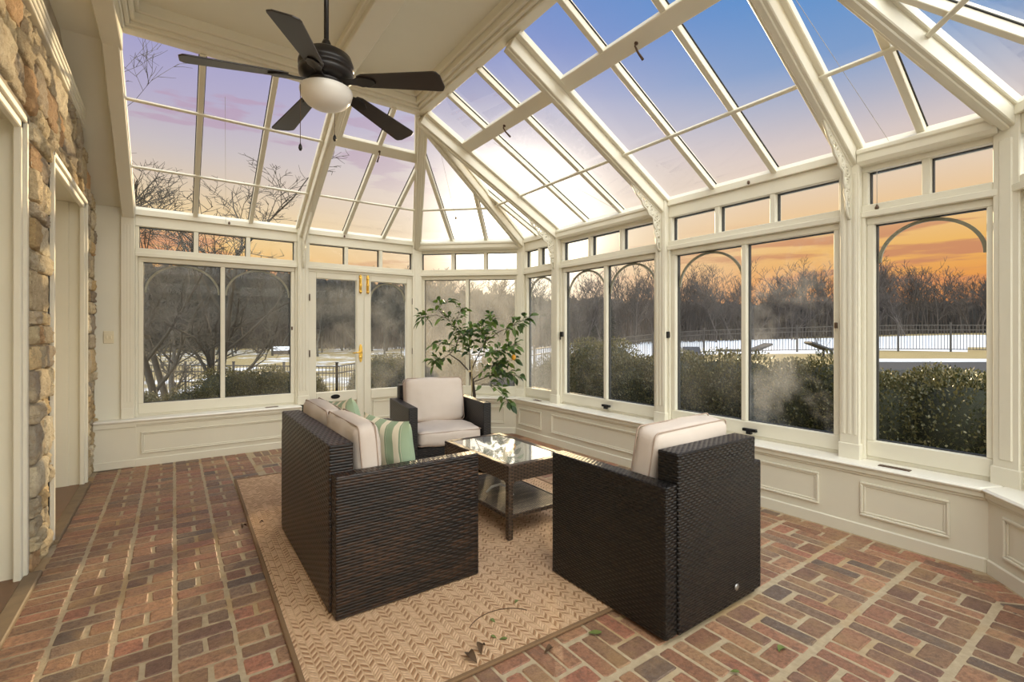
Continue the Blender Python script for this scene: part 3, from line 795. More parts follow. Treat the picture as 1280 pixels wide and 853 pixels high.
# sloping plaster strip and trim against the house
def strip():
    mb = MB()
    prof = [(6.16,2.45),(4.43,3.37),(1.23,3.37),(-0.49,2.45)]
    vs = [(XL-0.06,y,z) for y,z in prof]+[(-0.40,y,z) for y,z in prof]+[(XL-0.06,y,z+0.30) for y,z in prof]+[(-0.40,y,z+0.30) for y,z in prof]
    fs = []
    for i in range(3):
        fs += [(i,i+1,5+i,4+i),(8+i,12+i,13+i,9+i),(4+i,5+i,13+i,12+i),(i,8+i,9+i,i+1)]
    fs += [(0,4,12,8),(3,11,15,7)]
    mb.add(vs, fs)
    o = obj('ceiling_side', mb, PLASTER, None); tag(o, 'sloping cream plaster strip between the stone wall and the glass roof', 'ceiling', None, 'structure')
    mb = MB(); mb.box(XL-0.02, -0.41, 6.02, 6.2, -0.02, 2.52)
    w = struct('wall_corner', mb, PLASTER, 'narrow cream wall strip with the switch beside the far left window', 'wall')
    mb = MB(); mb.box(XL-0.02, -0.30, 5.90, 6.03, 0.0, 0.435)
    obj('wainscot', mb, CREAM, w)
    mb = MB(); mb.box(XL-0.02, -0.35, 5.868, 6.06, 0.435, 0.46); obj('sill_end', mb, SILLW, w, 0.008)
    mb = MB(); mb.box(XL-0.02, -0.30, 5.885, 5.90, 0.0, 0.075); mb.box(XL-0.02, -0.30, 5.885, 5.90, 0.385, 0.435); obj('wainscot_moulding', mb, CREAM, w, 0.005)
    mb = MB()
    up = V((0,-0.49,0.87))
    mb.box(-0.425, -0.315, 5.99, 6.08, 0.46, 2.50)
    mb.bar((-0.365,6.06,2.50),(-0.365,4.38,3.43), 0.10, 0.12, (0,0.49,0.87), 0.02); mb.bar((-0.335,6.06,2.53),(-0.335,4.38,3.46), 0.05, 0.10, (0,0.49,0.87), 0.02)
    mb.box(-0.415, -0.30, 1.25, 4.42, 3.32, 3.46)
    mb.bar((-0.365,-0.39,2.50),(-0.365,1.28,3.43), 0.10, 0.12, (0,-0.49,0.87), 0.02)
    o = obj('trim_14', mb, CREAM, None, 0.006); tag(o, 'cream edge beam along the left side of the glass roof', 'roof trim', None, 'structure')
strip()
mb = MB()
zz = 2.965
for dx, za, zb in ((0.010,zz,3.075),(0.018,zz+0.02,3.07),(0.026,zz+0.05,3.065),(0.034,zz+0.075,3.06)): mb.box(XL-0.05, XL+dx, -0.5, 5.22-(zb-3.11)*2, za, zb)
struct('trim_15', mb, CREAM, 'cream cornice moulding along the top of the stone wall', 'cornice', 0.004)

# ------------------------------------------------------------------ stone wall with two deep openings
OA, OB = (1.75, 3.58), (4.03, 5.47); ZA = 2.44; ZB = 2.43
def slopez(y): return min(2.99, 2.45+(6.16-y)*0.532, 2.45+(y+0.49)*0.535)
def stonewall():
    mb = MB(); back = -1.15
    X = XL-0.035
    for y0, y1, z0, z1 in ((-0.5,OA[0],0,3.5),(OA[0],OA[1],ZA,3.5),(OA[1],OB[0],0,3.5),(OB[0],OB[1],ZB,3.5),(OB[1],6.3,0,3.5)):
        mb.box(back, X, y0, y1, -0.1+z0 if z0 == 0 else z0, z1)
    w = obj('wall_left', mb, STMORT, None); tag(w, 'rough field stone house wall with two white door openings', 'wall', None, 'structure')
    st = MB(); R = random.Random(21)
    pal = [(214,198,162),(222,206,168),(192,178,150),(216,188,138),(206,168,124),(182,172,152),(228,216,186),(210,196,166),(206,190,156),(218,194,148),(178,166,146),(200,186,158)]
    def stone(y0, y1, z0, z1, ylo, yhi, zlo=0.0):
        y0, y1 = max(y0, ylo), min(y1, yhi); z0 = max(z0, zlo)
        if y1-y0 < 0.045 or z1-z0 < 0.035: return
        zmx = slopez((y0+y1)/2) - 0.01
        if z0 > zmx-0.03: return
        z1 = min(z1, zmx)
        c = pal[R.randrange(len(pal))]; k = R.uniform(0.85,1.1); col = tuple(lin(min(255,q*k)) for q in c)
        n = 9; cy, cz = (y0+y1)/2, (z0+z1)/2; hy, hz = (y1-y0)/2-0.003, (z1-z0)/2-0.003
        dp = R.uniform(0.012, 0.036); sd = R.uniform(0,100); tilt = R.uniform(-.18,.18)
        vs = []; 
        for layer in range(3):
            for i in range(n+1):
                for j in range(n+1):
                    a, b = i/n*2-1, j/n*2-1
                    r = max(abs(a),abs(b)); q = math.hypot(a,b)
                    if r > 0 and q > 0:
                        sq = r/q; f = 1-(1-sq)*0.22; a2, b2 = a*f, b*f
                    else: a2 = b2 = 0
                    nz = noise.noise(V((a*1.2+sd, b*1.2, layer*0.3)))*0.13
                    sc = (1.0+nz*0.8) * (1.0 if layer < 2 else 0.93)
                    x = (X-0.06, X+dp*0.55, X+dp)[layer]
                    if layer == 2: x += noise.noise(V((a*1.7+sd,b*1.7,3)))*0.016 + noise.noise(V((a*5+sd,b*5,7)))*0.008 + a*tilt*0.04 - 0.008*(r**6)
                    vs.append((x, cy+a2*hy*sc, cz+b2*hz*sc))
        fs = []; W = n+1; T = 2*W*W
        for i in range(n):
            for j in range(n): fs.append((T+i*W+j, T+(i+1)*W+j, T+(i+1)*W+j+1, T+i*W+j+1))
        for layer in (0,1):
            a, b = layer*W*W, (layer+1)*W*W
            per = [(i,0) for i in range(n)]+[(n,j) for j in range(n)]+[(i,n) for i in range(n,0,-1)]+[(0,j) for j in range(n,0,-1)]
            for (i,j),(k2,l2) in zip(per, per[1:]+per[:1]): fs.append((a+i*W+j, a+k2*W+l2, b+k2*W+l2, b+i*W+j))
        st.add(vs, fs, None, 0, col, True)
    def fill(ylo, yhi, zlo, zhi):
        z = zlo
        while z < zhi-0.03:
            h = R.choice([0.08,0.11,0.14,0.18,0.22]); h = min(h, zhi-z)
            if zhi-z-h < 0.05: h = zhi-z
            y = ylo - R.uniform(0,0.06)
            while y < yhi:
                w = R.uniform(0.10,0.34)*(0.8+h*1.5)
                if yhi-y-w < 0.06: w = yhi-y+0.01
                if h > 0.15 and R.random() < 0.3:
                    q = R.uniform(0.4,0.6)*h; stone(y,y+w,z,z+q,ylo,yhi,zlo); stone(y,y+w,z+q,z+h,ylo,yhi,zlo)
                else: stone(y,y+w,z,z+h,ylo,yhi,zlo)
                y += w
            z += h
    fill(OA[1]+0.01, OB[0]-0.005, 0.0, ZA); fill(-0.5, OA[0], 0.0, ZA); fill(OB[1]+0.06, 6.03, 0.0, ZB)
    fill(-0.5, OA[1]+0.02, ZA+0.02, 3.0); fill(OA[1]+0.02, 6.02, ZA+0.0, 3.0)
    obj('stonework', st, STONE, w, boxuv=False)
stonewall()
def opening(k, y0, y1, zt, lab, jl):
    mb = MB(); xf = XL-0.03 if k == 2 else XL-0.06
    t = 0.03
    mb.box(-1.15, xf, y0, y0+t, -0.02, zt, None); mb.box(-1.15, xf, y1-t, y1, -0.02, zt); mb.box(-1.15, xf, y0, y1, zt-t, zt)
    for yy, sgn in ((y0+t,1),(y1-t,-1)):                               # panel strips on the reveals
        a, b = sorted((yy, yy+sgn*0.012))
        mb.box(-1.12, -1.02, a, b, 0.0, zt-t); mb.box(xf-0.20, xf-0.09, a, b, 0.0, zt-t); mb.box(-1.02, xf-0.20, a, b, 0.0, 0.28)
        mb.box(-1.02, xf-0.20, a, b, zt-t-0.12, zt-t)
    o = obj('door_lining_%d' % k, mb, CREAM, None, 0.004); o.name = 'door_%d' % (k+2); tag(o, lab, 'door opening', None, 'structure')
    mb = MB(); w = 0.075
    for dx, ww in ((0.0,w),(0.016,w*0.5)):
        mb.box(xf-0.02, xf+0.012+dx, y0+0.005-0.0, y0+0.005+ww, -0.01, zt); mb.box(xf-0.02, xf+0.012+dx, y1-0.005-ww, y1-0.005, -0.01, zt); mb.box(xf-0.02, xf+0.012+dx, y0, y1, zt-ww, zt)
    obj('casing', mb, CREAM, o, 0.005)
    mb = MB(); mb.box(-1.19, -1.13, y0+0.03, y1-0.03, 0.0, zt-0.03)
    for q in range(2):
        a = y0+0.10+q*(y1-y0-0.15)/2; b = a+(y1-y0-0.3)/2
        mb.box(-1.13, -1.12, a, b, 0.2, 0.9); mb.box(-1.13, -1.12, a, b, 1.05, 2.2)
    obj('door_leaf', mb, CREAM, o, 0.006)
    mb = MB(); mb.box(-1.15, XL-0.03, y0+0.03, y1-0.03, -0.03, 0.012); obj('floorboards', mb, WOODF, o)
    mb = MB(); mb.box(XL-0.05, XL+0.02, y0+0.0, y1-0.0, -0.03, 0.02); obj('sill_plank', mb, simple('worn_threshold%d' % k, (0.23,0.16,0.09), 0.7, var=0.4, scale=12), o, 0.006)
opening(1, OA[0], OA[1], ZA, 'near white panelled door opening at the left edge', '')
opening(2, OB[0], OB[1], ZB, 'far white panelled door opening beyond the stone pier', '')

# ------------------------------------------------------------------ fretwork brackets
def bracket(M, s, up_dir_fn, label):
    """scroll bracket in the plane across the wall: down the post face and up the rafter"""
    mb = MB()
    # local: a = distance inward from post face (−y), z height; rafter slope from (0, zr0)
    sl = (ZL-ZE)/1.74
    zr = lambda a: 2.405 + a*sl
    def pt(a, z): return M @ V((s, -0.105-a, z))
    n = 10
    def tube(pts, r=0.0075): mb.tube([pt(a,z) for a,z in pts], r*1.4, 6)
    mb.box(s-0.012, s+0.012, -0.117, -0.104, 2.06, 2.42, M)
    tube([(0.004,2.06),(0.004,2.40),(0.40,zr(0.40))], 0.009)
    def ringc(a, z, r): mb.tube([pt(a+r*math.cos(t), z+r*math.sin(t)) for t in [2*PI*k/18 for k in range(18)]], 0.0105, 6, closed=True)
    def spiral(a, z, r, t0, turns, sg):
        N = 26; tube([(a+r*(1-0.75*k/N)*math.cos(t0+sg*turns*2*PI*k/N), z+r*(1-0.75*k/N)*math.sin(t0+sg*turns*2*PI*k/N)) for k in range(N+1)], 0.0065)
    ringc(0.05, 2.375, 0.042); spiral(0.05,2.375,0.034,0,1.4,1)
    ringc(0.125, 2.425, 0.040); spiral(0.125,2.425,0.032,1,1.4,-1)
    spiral(0.195,2.478,0.036,2.5,1.5,1); spiral(0.262,2.523,0.030,2.5,1.5,-1); spiral(0.32,2.565,0.022,2,1.4,1)
    ringc(0.045, 2.29, 0.036); spiral(0.045,2.29,0.028,0,1.3,-1); spiral(0.036,2.215,0.030,1,1.5,1); spiral(0.028,2.155,0.024,1,1.4,-1)
    tube([(0.004,2.06),(0.03,2.085),(0.05,2.14),(0.045,2.17),(0.075,2.23),(0.06,2.26),(0.092,2.31),(0.10,2.36),(0.16,2.38),(0.18,2.42),(0.235,2.45),(0.26,2.49),(0.32,2.535),(0.40,zr(0.40))], 0.0065)
    o = obj('scroll_bracket', mb, CREAM, None); tag(o, label, 'bracket', 'fretwork brackets on the posts'); return o
bracket(Mr, 5.11-PR1, None, 'cream scroll fretwork bracket on the post beside the narrow window')
bracket(Mr, 5.11-PR2, None, 'cream scroll fretwork bracket on the post between the two wide windows')
bracket(Mr, 5.11-PR3, None, 'cream scroll fretwork bracket on the post left of the near arched window')
bracket(Mf, xF, None, 'cream scroll fretwork bracket on the post left of the double doors')

# ------------------------------------------------------------------ small fittings
def fittings():
    mb = MB(); y = 6.02; mb.box(-0.555,-0.475,y-0.008,y,1.195,1.315)
    e = obj('light_switch', mb, ALMOND, None, 0.004); tag(e, 'almond double switch plate on the wall strip left of far window', 'switch')
    for q in (-0.535,-0.505):
        t = MB(); t.box(q, q+0.012, y-0.018, y-0.006, 1.24, 1.27); obj('toggle', t, ALMOND, e, 0.002)
    def grille(M, s, yo, lab, L=0.16):
        mb = MB(); mb.box(s-L/2, s+L/2, yo-0.02, yo+0.02, 0.459, 0.465, M); 
        for k in range(9): mb.box(s-L/2+0.012+k*(L-0.024)/9, s-L/2+0.018+k*(L-0.024)/9, yo-0.014, yo+0.014, 0.465, 0.467, M)
        o = obj('sill_grille', mb, BRONZE, None, 0.001); tag(o, lab, 'vent', 'small vents in the window sills')
    grille(Mr, 5.11-1.06, -0.155, 'small bronze vent in the sill under the near arched window')
    grille(Mr, 5.11-4.66, -0.13, 'small bronze vent in the sill under the narrow window', 0.13)
    grille(Mf, 1.27, -0.13, 'small bronze vent in the sill under the far left window', 0.13)
    # roof blind cords and their cleats
    def cord(p, q, lab):
        mb = MB(); mb.tube([p, q], 0.0013, 5); e = obj('blind_cord', mb, CORDM, None); tag(e, lab, 'cord', 'thin cords under the roof panes')
        k = MB(); k.lathe([(0.004,0),(0.010,0.006),(0.011,0.02),(0.005,0.032)], 10, Matrix.Translation(q)); obj('cord_cleat', k, BRONZE, e)
    cord(ptfar(0.72,1.62,-0.06), ptfar(0.83,0.03,-0.07), 'thin grey cord hanging under the roof panes above the far left window')
    cord(ptr(5.11-3.86,1.42,-0.09), ptr(5.11-3.30,0.03,-0.06), 'thin cord under the right roof above the window beside the narrow one')
    cord(ptr(5.11-1.22,1.35,-0.05), ptr(5.11-1.10,0.03,-0.06), 'thin cord under the right roof beside the near rafter')
    A3, x3, y3, n3, L3_ = roofmap(E1, E2, L1, L1)
    cord(A3+x3*0.72+y3*1.62-n3*0.06, A3+x3*0.66+y3*0.5-n3*0.06, 'thin cord high under the angled far right roof')
    def peg(M, s, z, lab):
        k = MB(); k.lathe([(0.006,0),(0.011,0.006),(0.010,0.022),(0.004,0.03)], 10, M@Matrix.Translation((s,-0.085,z))); o = obj('cord_peg', k, BRONZE, None); tag(o, lab, 'peg', 'bronze pegs on the eave beam')
    peg(Mr, 5.11-2.02, 2.475, 'small bronze peg on the beam above the misted window')
    peg(Mf, xF+0.48, 2.475, 'small bronze peg on the beam above the double doors')
    peg(Mf, 0.86, 2.475, 'small bronze peg on the beam above the far left window')
    c = MB(); p0 = Mr@V((5.11-1.18,-0.06,2.36)); p1 = Mr@V((5.11-1.18,-0.06,2.135)); c.tube([p0,p1], 0.002, 5)
    o = obj('pull_cord', c, CORDM, None); tag(o, 'short cord hanging over the small pane above the near arched window', 'cord')
    k = MB(); k.lathe([(0.003,0),(0.012,-0.02),(0.010,-0.03)], 10, Matrix.Translation(p1)); obj('cord_weight', k, BRONZE, o)
fittings()

# ------------------------------------------------------------------ ceiling fan
def fan():
    e = empty('ceiling_fan', (0.672,2.69,2.66)); tag(e, 'dark five bladed ceiling fan with frosted glass light bowl', 'ceiling fan')
    mb = MB(); mb.lathe([(0.013,0.14),(0.013,0.92)], 12); mb.lathe([(0.02,0.13),(0.024,0.20),(0.015,0.22)], 14); mb.lathe([(0.03,0.90),(0.065,0.94),(0.07,0.97)], 18); obj('downrod', mb, FANDARK, e)
    mb = MB(); mb.lathe([(0.03,0.155),(0.09,0.15),(0.128,0.125),(0.142,0.085),(0.142,0.07),(0.136,0.066),(0.136,0.05),(0.142,0.046),(0.138,0.02),(0.11,0.0),(0.08,-0.008)], 36); obj('motor_housing', mb, FANDARK, e)
    mb = MB(); mb.lathe([(0.085,0.0),(0.09,-0.02),(0.07,-0.035),(0.075,-0.045),(0.10,-0.05),(0.06,-0.052)], 30); obj('light_fitter', mb, FANDARK, e)
    mb = MB(); mb.lathe([(0.125,-0.048),(0.134,-0.052),(0.136,-0.066),(0.128,-0.095),(0.105,-0.125),(0.07,-0.145),(0.03,-0.153),(0.004,-0.155)], 36); obj('light_bowl', mb, BOWL, e)
    for k, a in enumerate((175.7,-118.9,-46.0,27.0,99.8)):
        R = Matrix.Rotation(math.radians(a),4,'Z') @ Matrix.Rotation(math.radians(6.0),4,'Y')
        out = []
        N = 30; r0, r1 = 0.19, 0.66
        up = []; dn = []
        for i in range(N+1):
            t = i/N; r = r0+(r1-r0)*t; w = 0.046+0.027*t
            if t > 0.93: w -= 0.032*(1-math.sqrt(max(0.0, 1-((t-0.93)/0.07)**2)))
            if t < 0.06: w *= 0.75+0.25*t/0.06
            up.append((r,w)); dn.append((r,-w))
        poly = up+dn[::-1]
        bl = MB(); bl.prism(poly, -0.004, 0.004, R@Matrix.Rotation(math.radians(-12),4,'X'))
        b = obj('blade', bl, BLADE, e, 0.002)
        br = MB(); Mx = R@Matrix.Rotation(math.radians(-12),4,'X')
        br.prism([(0.10,0.016),(0.17,0.022),(0.20,0.036),(0.25,0.032),(0.285,0.012),(0.285,-0.012),(0.25,-0.032),(0.20,-0.036),(0.17,-0.022),(0.10,-0.016)], -0.012, -0.004, Mx)
        obj('blade_bracket', br, FANDARK, b, 0.002)
    for (dx, dy, z1) in ((-0.135,-0.02,-0.375),(0.07,0.10,-0.24)):
        mb = MB(); mb.tube([(dx*0.75,dy*0.75,-0.04),(dx,dy,-0.07),(dx,dy,z1)], 0.0018, 6); c = obj('pull_chain', mb, BRONZE, e)
        mb = MB(); mb.lathe([(0.002,0),(0.008,-0.012),(0.010,-0.026),(0.005,-0.038)], 12, Matrix.Translation((dx,dy,z1))); obj('chain_fob', mb, FANDARK, c)
fan()

# ------------------------------------------------------------------ cushions
def rbox(hx, hy, hz, r, n=(12,12,5), puff=0.0, puffy=0.0):
    """rounded box surface as (verts, faces, mapping fn) of half sizes"""
    idx = {}; vs = []; fs = []
    nx, ny, nz = n
    def vid(i, j, k):
        key = (i,j,k)
        if key in idx: return idx[key]
        p = V(((i/nx*2-1)*hx, (j/ny*2-1)*hy, (k/nz*2-1)*hz))
        q = V((max(-hx+r,min(hx-r,p.x)), max(-hy+r,min(hy-r,p.y)), max(-hz+r,min(hz-r,p.z))))
        d = p-q
        if d.length > 1e-9: p = q + d.normalized()*r
        a, b, c = p.x/hx, p.y/hy, p.z/hz
        p.z += c*puff*(1-a*a)*(1-b*b)
        p.y += b*puffy*(1-a*a)*(1-c*c)
        idx[key] = len(vs); vs.append(p); return idx[key]
    for i in range(nx):
        for j in range(ny):
            fs.append((vid(i,j,nz),vid(i+1,j,nz),vid(i+1,j+1,nz),vid(i,j+1,nz))); fs.append((vid(i,j,0),vid(i,j+1,0),vid(i+1,j+1,0),vid(i+1,j,0)))
    for i in range(nx):
        for k in range(nz):
            fs.append((vid(i,0,k),vid(i+1,0,k),vid(i+1,0,k+1),vid(i,0,k+1))); fs.append((vid(i,ny,k),vid(i,ny,k+1),vid(i+1,ny,k+1),vid(i+1,ny,k)))
    for j in range(ny):
        for k in range(nz):
            fs.append((vid(0,j,k),vid(0,j,k+1),vid(0,j+1,k+1),vid(0,j+1,k))); fs.append((vid(nx,j,k),vid(nx,j+1,k),vid(nx,j+1,k+1),vid(nx,j,k+1)))
    return vs, fs
def cushion(name, parent, hx, hy, hz, M, puff=0.02, seed=0, mat=None):
    vs, fs = rbox(hx, hy, hz, min(0.042, hz*0.8), (22,20,8), puff)
    vs = [V((p.x-0.03*hx*(p.y/hy)**2*(p.x/hx), p.y-0.05*hy*(p.x/hx)**2*(p.y/hy), p.z)) for p in vs]
    vs = [p + V((0,0,1))*(noise.noise(V((p.x*5+seed,p.y*5,p.z*3)))*0.016 + noise.noise(V((p.x*14+seed,p.y*14,p.z*3)))*0.004) + V((noise.noise(V((p.y*6,p.z*6,seed)))*0.004, noise.noise(V((p.x*6,p.z*6,seed+9)))*0.005,0)) for p in vs]
    mb = MB(); mb.add(vs, fs, M, 0, None, True); o = obj(name, mb, mat or CUSH, parent)
    for sg in (1,-1):
        r = 0.022; pts = []
        for cx, cy, t0 in ((hx-r,hy-r,0),(-hx+r,hy-r,PI/2),(-hx+r,-hy+r,PI),(hx-r,-hy+r,3*PI/2)):
            for k in range(5): pts.append((cx+r*math.cos(t0+k*PI/8), cy+r*math.sin(t0+k*PI/8), sg*(hz-0.016)))
        pm = MB(); pts = [(p[0]-0.03*hx*(p[1]/hy)**2*(p[0]/hx), p[1]-0.05*hy*(p[0]/hx)**2*(p[1]/hy), p[2]) for p in pts]; pm.tube([M@V(p) for p in pts], 0.0036, 6, closed=True); obj('piping', pm, PIPE, o)
    return o

# ------------------------------------------------------------------ wicker seats  (local: front faces -y, x across)
def seat(name, label, cat, loc, rz, W, D, nc, wick, wickback, group=None, cmats=None):
    R_ = random.Random(int(W*1000)); e = empty(name, loc, rz); tag(e, label, cat, group)
    at_, ah, bh, bt = 0.078, 0.645, 0.775, 0.105
    for sg in (-1,1):
        x0, x1 = sorted((sg*W/2, sg*(W/2-at_)))
        mb = MB(); mb.box(x0, x1, 0.0, D-0.004, 0.004, ah); obj('armrest', mb, wick, e, 0.007, seg=2)
        for yy in (0.05, D-0.07):
            f = MB(); xc = (x0+x1)/2; f.lathe([(0.014,0),(0.016,0.003),(0.016,0.03)], 12, Matrix.Translation((xc,yy,0))); obj('foot', f, BLACK, e)
    mb = MB(); mb.box(-W/2+at_-0.004, W/2-at_+0.004, D-bt, D+0.006, 0.006, bh); obj('backrest', mb, wickback, e, 0.008, seg=2)
    mb = MB(); mb.box(-W/2+at_-0.004, W/2-at_+0.004, 0.018, D-bt, 0.045, 0.285); obj('seat_base', mb, wick, e, 0.006)
    iw = W-2*at_
    cw = iw/nc
    for k in range(nc):
        xc = -iw/2+cw*(k+0.5)
        dd = D-bt-0.0
        cushion('seat_cushion', e, cw/2-0.006, dd/2-0.003, 0.070, Matrix.Translation((xc, dd/2-0.005, 0.358)), 0.018, k*7+W*3)
        sl_ = R_.uniform(-1,1)
        T = Matrix.Translation((xc, D-bt-(0.088 if nc == 2 else 0.115), 0.640+0.006*sl_)) @ Matrix.Rotation(math.radians(3*sl_ if nc == 2 else 0.8),4,'Y') @ Matrix.Rotation(math.radians(-5 if nc == 2 else -11),4,'X') @ Matrix.Rotation(PI/2,4,'X')
        cushion('back_cushion', e, cw/2-0.012, 0.215, 0.056 if nc == 2 else 0.066, T, 0.034, k*5+W+2)
    return e
loveseat = seat('wicker_loveseat', 'dark brown wicker loveseat with two striped pillows seen from behind', 'loveseat', (1.327,2.845,0.012), -PI/2+0.0, 1.315, 0.745, 2, WICK, WICK, 'woven seats around the low table')
loveseat.rotation_euler = (0,0,PI/2)   # front toward +x
loveseat.rotation_euler.z = PI/2
chair1 = seat('wicker_armchair', 'black wicker armchair seen from behind at the right of the rug', 'armchair', (2.045,1.985,0.012), PI, 0.762, 0.735, 1, WICKB, WICKB, 'woven seats around the low table')
chair2 = seat('wicker_armchair', 'wicker armchair facing the camera in front of the citrus tree', 'armchair', (2.005,3.765,0.012), -math.radians(8.5), 0.765, 0.74, 1, WICKB, WICKB, 'woven seats around the low table')
tgp = MB(); tgp.lathe([(0.014,0),(0.016,0.004),(0.006,0.006)], 16, Matrix.Translation((-0.12,0.749,0.09))@Matrix.Rotation(-PI/2,4,'X')); tg = obj('maker_tag', tgp, simple('steel_tag',(0.5,0.5,0.5),0.3,0.9), chair1); tg['label'] = 'small round metal tag'

# ------------------------------------------------------------------ pillows
def pillow(name, label, loc, rot, S=0.215, T=0.075):
    vs = []; fs = []; uvs = []; n = 20
    for side in (1,-1):
        b = len(vs)
        for i in range(n+1):
            for j in range(n+1):
                a, c = i/n*2-1, j/n*2-1
                t = ((1-a**4)*(1-c**4)); t = max(t,0)**0.55
                pin = 1-0.09*(1-abs(a)**2)*abs(c)**3; pin2 = 1-0.09*(1-abs(c)**2)*abs(a)**3
                wr = noise.noise(V((a*3+side, c*3, loc[0]*3)))*0.008*t
                vs.append((a*S*pin2, side*T*t+wr, c*S*pin))
        for i in range(n):
            for j in range(n):
                q = (b+i*(n+1)+j, b+(i+1)*(n+1)+j, b+(i+1)*(n+1)+j+1, b+i*(n+1)+j+1)
                uq = [(i/n,j/n),((i+1)/n,j/n),((i+1)/n,(j+1)/n),(i/n,(j+1)/n)]
                if side > 0: q = q[::-1]; uq = uq[::-1]
                fs.append(q); uvs.append(uq)
    mb = MB(); mb.add(vs, fs, None, 0, None, True, uvs)
    o = obj(name, mb, STRIPE, None, loc=loc, rot=rot); tag(o, label, 'pillow', 'striped pillows on the loveseat'); return o
pillow('striped_pillow', 'green and cream striped pillow at the near end of the loveseat', (0.955,2.50,0.638), (math.radians(-8),0,PI/2+0.22), 0.215, 0.062)
pillow('striped_pillow', 'green and cream striped pillow farther back, mostly hidden behind the beige cushions', (0.90,3.08,0.675), (math.radians(-14),math.radians(8),PI/2+0.10), 0.215, 0.062)

# ------------------------------------------------------------------ coffee table
def table():
    x0, x1, y0, y1, h = 1.685, 2.195, 2.425, 3.285, 0.475
    e = empty('coffee_table', ((x0+x1)/2,(y0+y1)/2,0.011)); tag(e, 'low brown wicker coffee table with bright glass top', 'coffee table')
    hx, hy = (x1-x0)/2, (y1-y0)/2; h -= 0.011
    mb = MB(); b = 0.045
    for a in ((-hx,hx,-hy,-hy+b),(-hx,hx,hy-b,hy),(-hx,-hx+b,-hy+b,hy-b),(hx-b,hx,-hy+b,hy-b)): mb.box(*a, h-0.022, h)
    obj('tabletop_rim', mb, WICKT, e, 0.006, seg=2)
    g = MB(); g.box(-hx+b-0.004, hx-b+0.004, -hy+b-0.004, hy-b+0.004, h-0.010, h-0.003); obj('glass_top', g, TGLASS, e)
    g = MB(); g.box(-hx+b, hx-b, -hy+b, hy-b, h-0.022, h-0.014); obj('woven_panel', g, WICKT, e)
    ap = MB(); ap.box(-hx+0.004,hx-0.004,-hy+0.004,-hy+0.024,h-0.105,h-0.02); ap.box(-hx+0.004,hx-0.004,hy-0.024,hy-0.004,h-0.105,h-0.02)
    ap.box(-hx+0.004,-hx+0.024,-hy+0.02,hy-0.02,h-0.105,h-0.02); ap.box(hx-0.024,hx-0.004,-hy+0.02,hy-0.02,h-0.105,h-0.02)
    for sx in (-1,1):                                                   # rounded brackets where apron meets leg
        for sy in (-1,1):
            for ax in (0,1):
                pts = [(0.034,0),(0.034,-0.035)]+[(0.034+0.04*(1-math.cos(t)), -0.035+0.035*math.sin(t)) for t in [PI/2*i/6 for i in range(7)]]
                if ax == 0: P = [(sx*(hx-a), z) for a,z in pts]; vs = [(x,sy*(hy-0.006),h-0.103+z) for x,z in P]+[(x,sy*(hy-0.022),h-0.103+z) for x,z in P]
                else: P = [(sy*(hy-a), z) for a,z in pts]; vs = [(sx*(hx-0.006),y,h-0.103+z) for y,z in P]+[(sx*(hx-0.022),y,h-0.103+z) for y,z in P]
                n = len(P); ap.add(vs, [tuple(range(n)), tuple(range(2*n-1,n-1,-1))]+[(i,n+i,n+(i+1)%n,(i+1)%n) for i in range(n)])
    obj('apron', ap, WICKT, e, 0.003)
    for sx in (-1,1):
        for sy in (-1,1):
            l = MB(); xs = sorted((sx*hx, sx*(hx-0.038))); ys = sorted((sy*hy, sy*(hy-0.038))); l.box(*xs, *ys, 0, h-0.02); obj('leg', l, WICKT, e, 0.008, seg=2)
    s = MB(); s.box(-hx+0.012,hx-0.012,-hy+0.012,hy-0.012,0.140,0.150); obj('shelf', s, WICKS, e, 0.004)
    s = MB(); 
    for a in ((-hx+0.01,hx-0.01,-hy+0.008,-hy+0.022),(-hx+0.01,hx-0.01,hy-0.022,hy-0.008),(-hx+0.008,-hx+0.022,-hy+0.02,hy-0.02),(hx-0.022,hx-0.008,-hy+0.02,hy-0.02)): s.box(*a, 0.128, 0.154)
    obj('shelf_rim', s, WICKT, e, 0.004)
    mb = MB(); mb.tube([(1.80,2.86,0.175),(1.83,2.84,0.215),(1.88,2.80,0.235),(1.91,2.75,0.215),(1.92,2.71,0.172)], 0.009, 8)
    o = obj('curved_handle', mb, WHITEP, None); tag(o, 'small white curved strip lying on the lower shelf of the coffee table', 'strip')
table()

# ------------------------------------------------------------------ rug
def rug():
    x0, x1, y0, y1 = 0.40, 2.62, 1.585, 4.83; ang = math.radians(-1.0)
    mb = MB(); w, l = x1-x0, y1-y0; N, Mx = 20, 30
    mb.box(0,w,0,l,0.0,0.0095)
    o = obj('area_rug', mb, RUGM, None, loc=(x0-0.02,y0,0.001), rot=(0,0,ang)); tag(o, 'tan herringbone woven area rug under the wicker seats', 'rug')
    b = MB(); b.box(-0.008,0.012,-0.008,l+0.008,0.0,0.0125); b.box(w-0.012,w+0.008,-0.008,l+0.008,0.0,0.0125); b.box(0.012,w-0.012,-0.008,0.012,0.0,0.0125); b.box(0.012,w-0.012,l-0.012,l+0.008,0.0,0.0125)
    obj('binding', b, RUGE, o, 0.003)
rug()

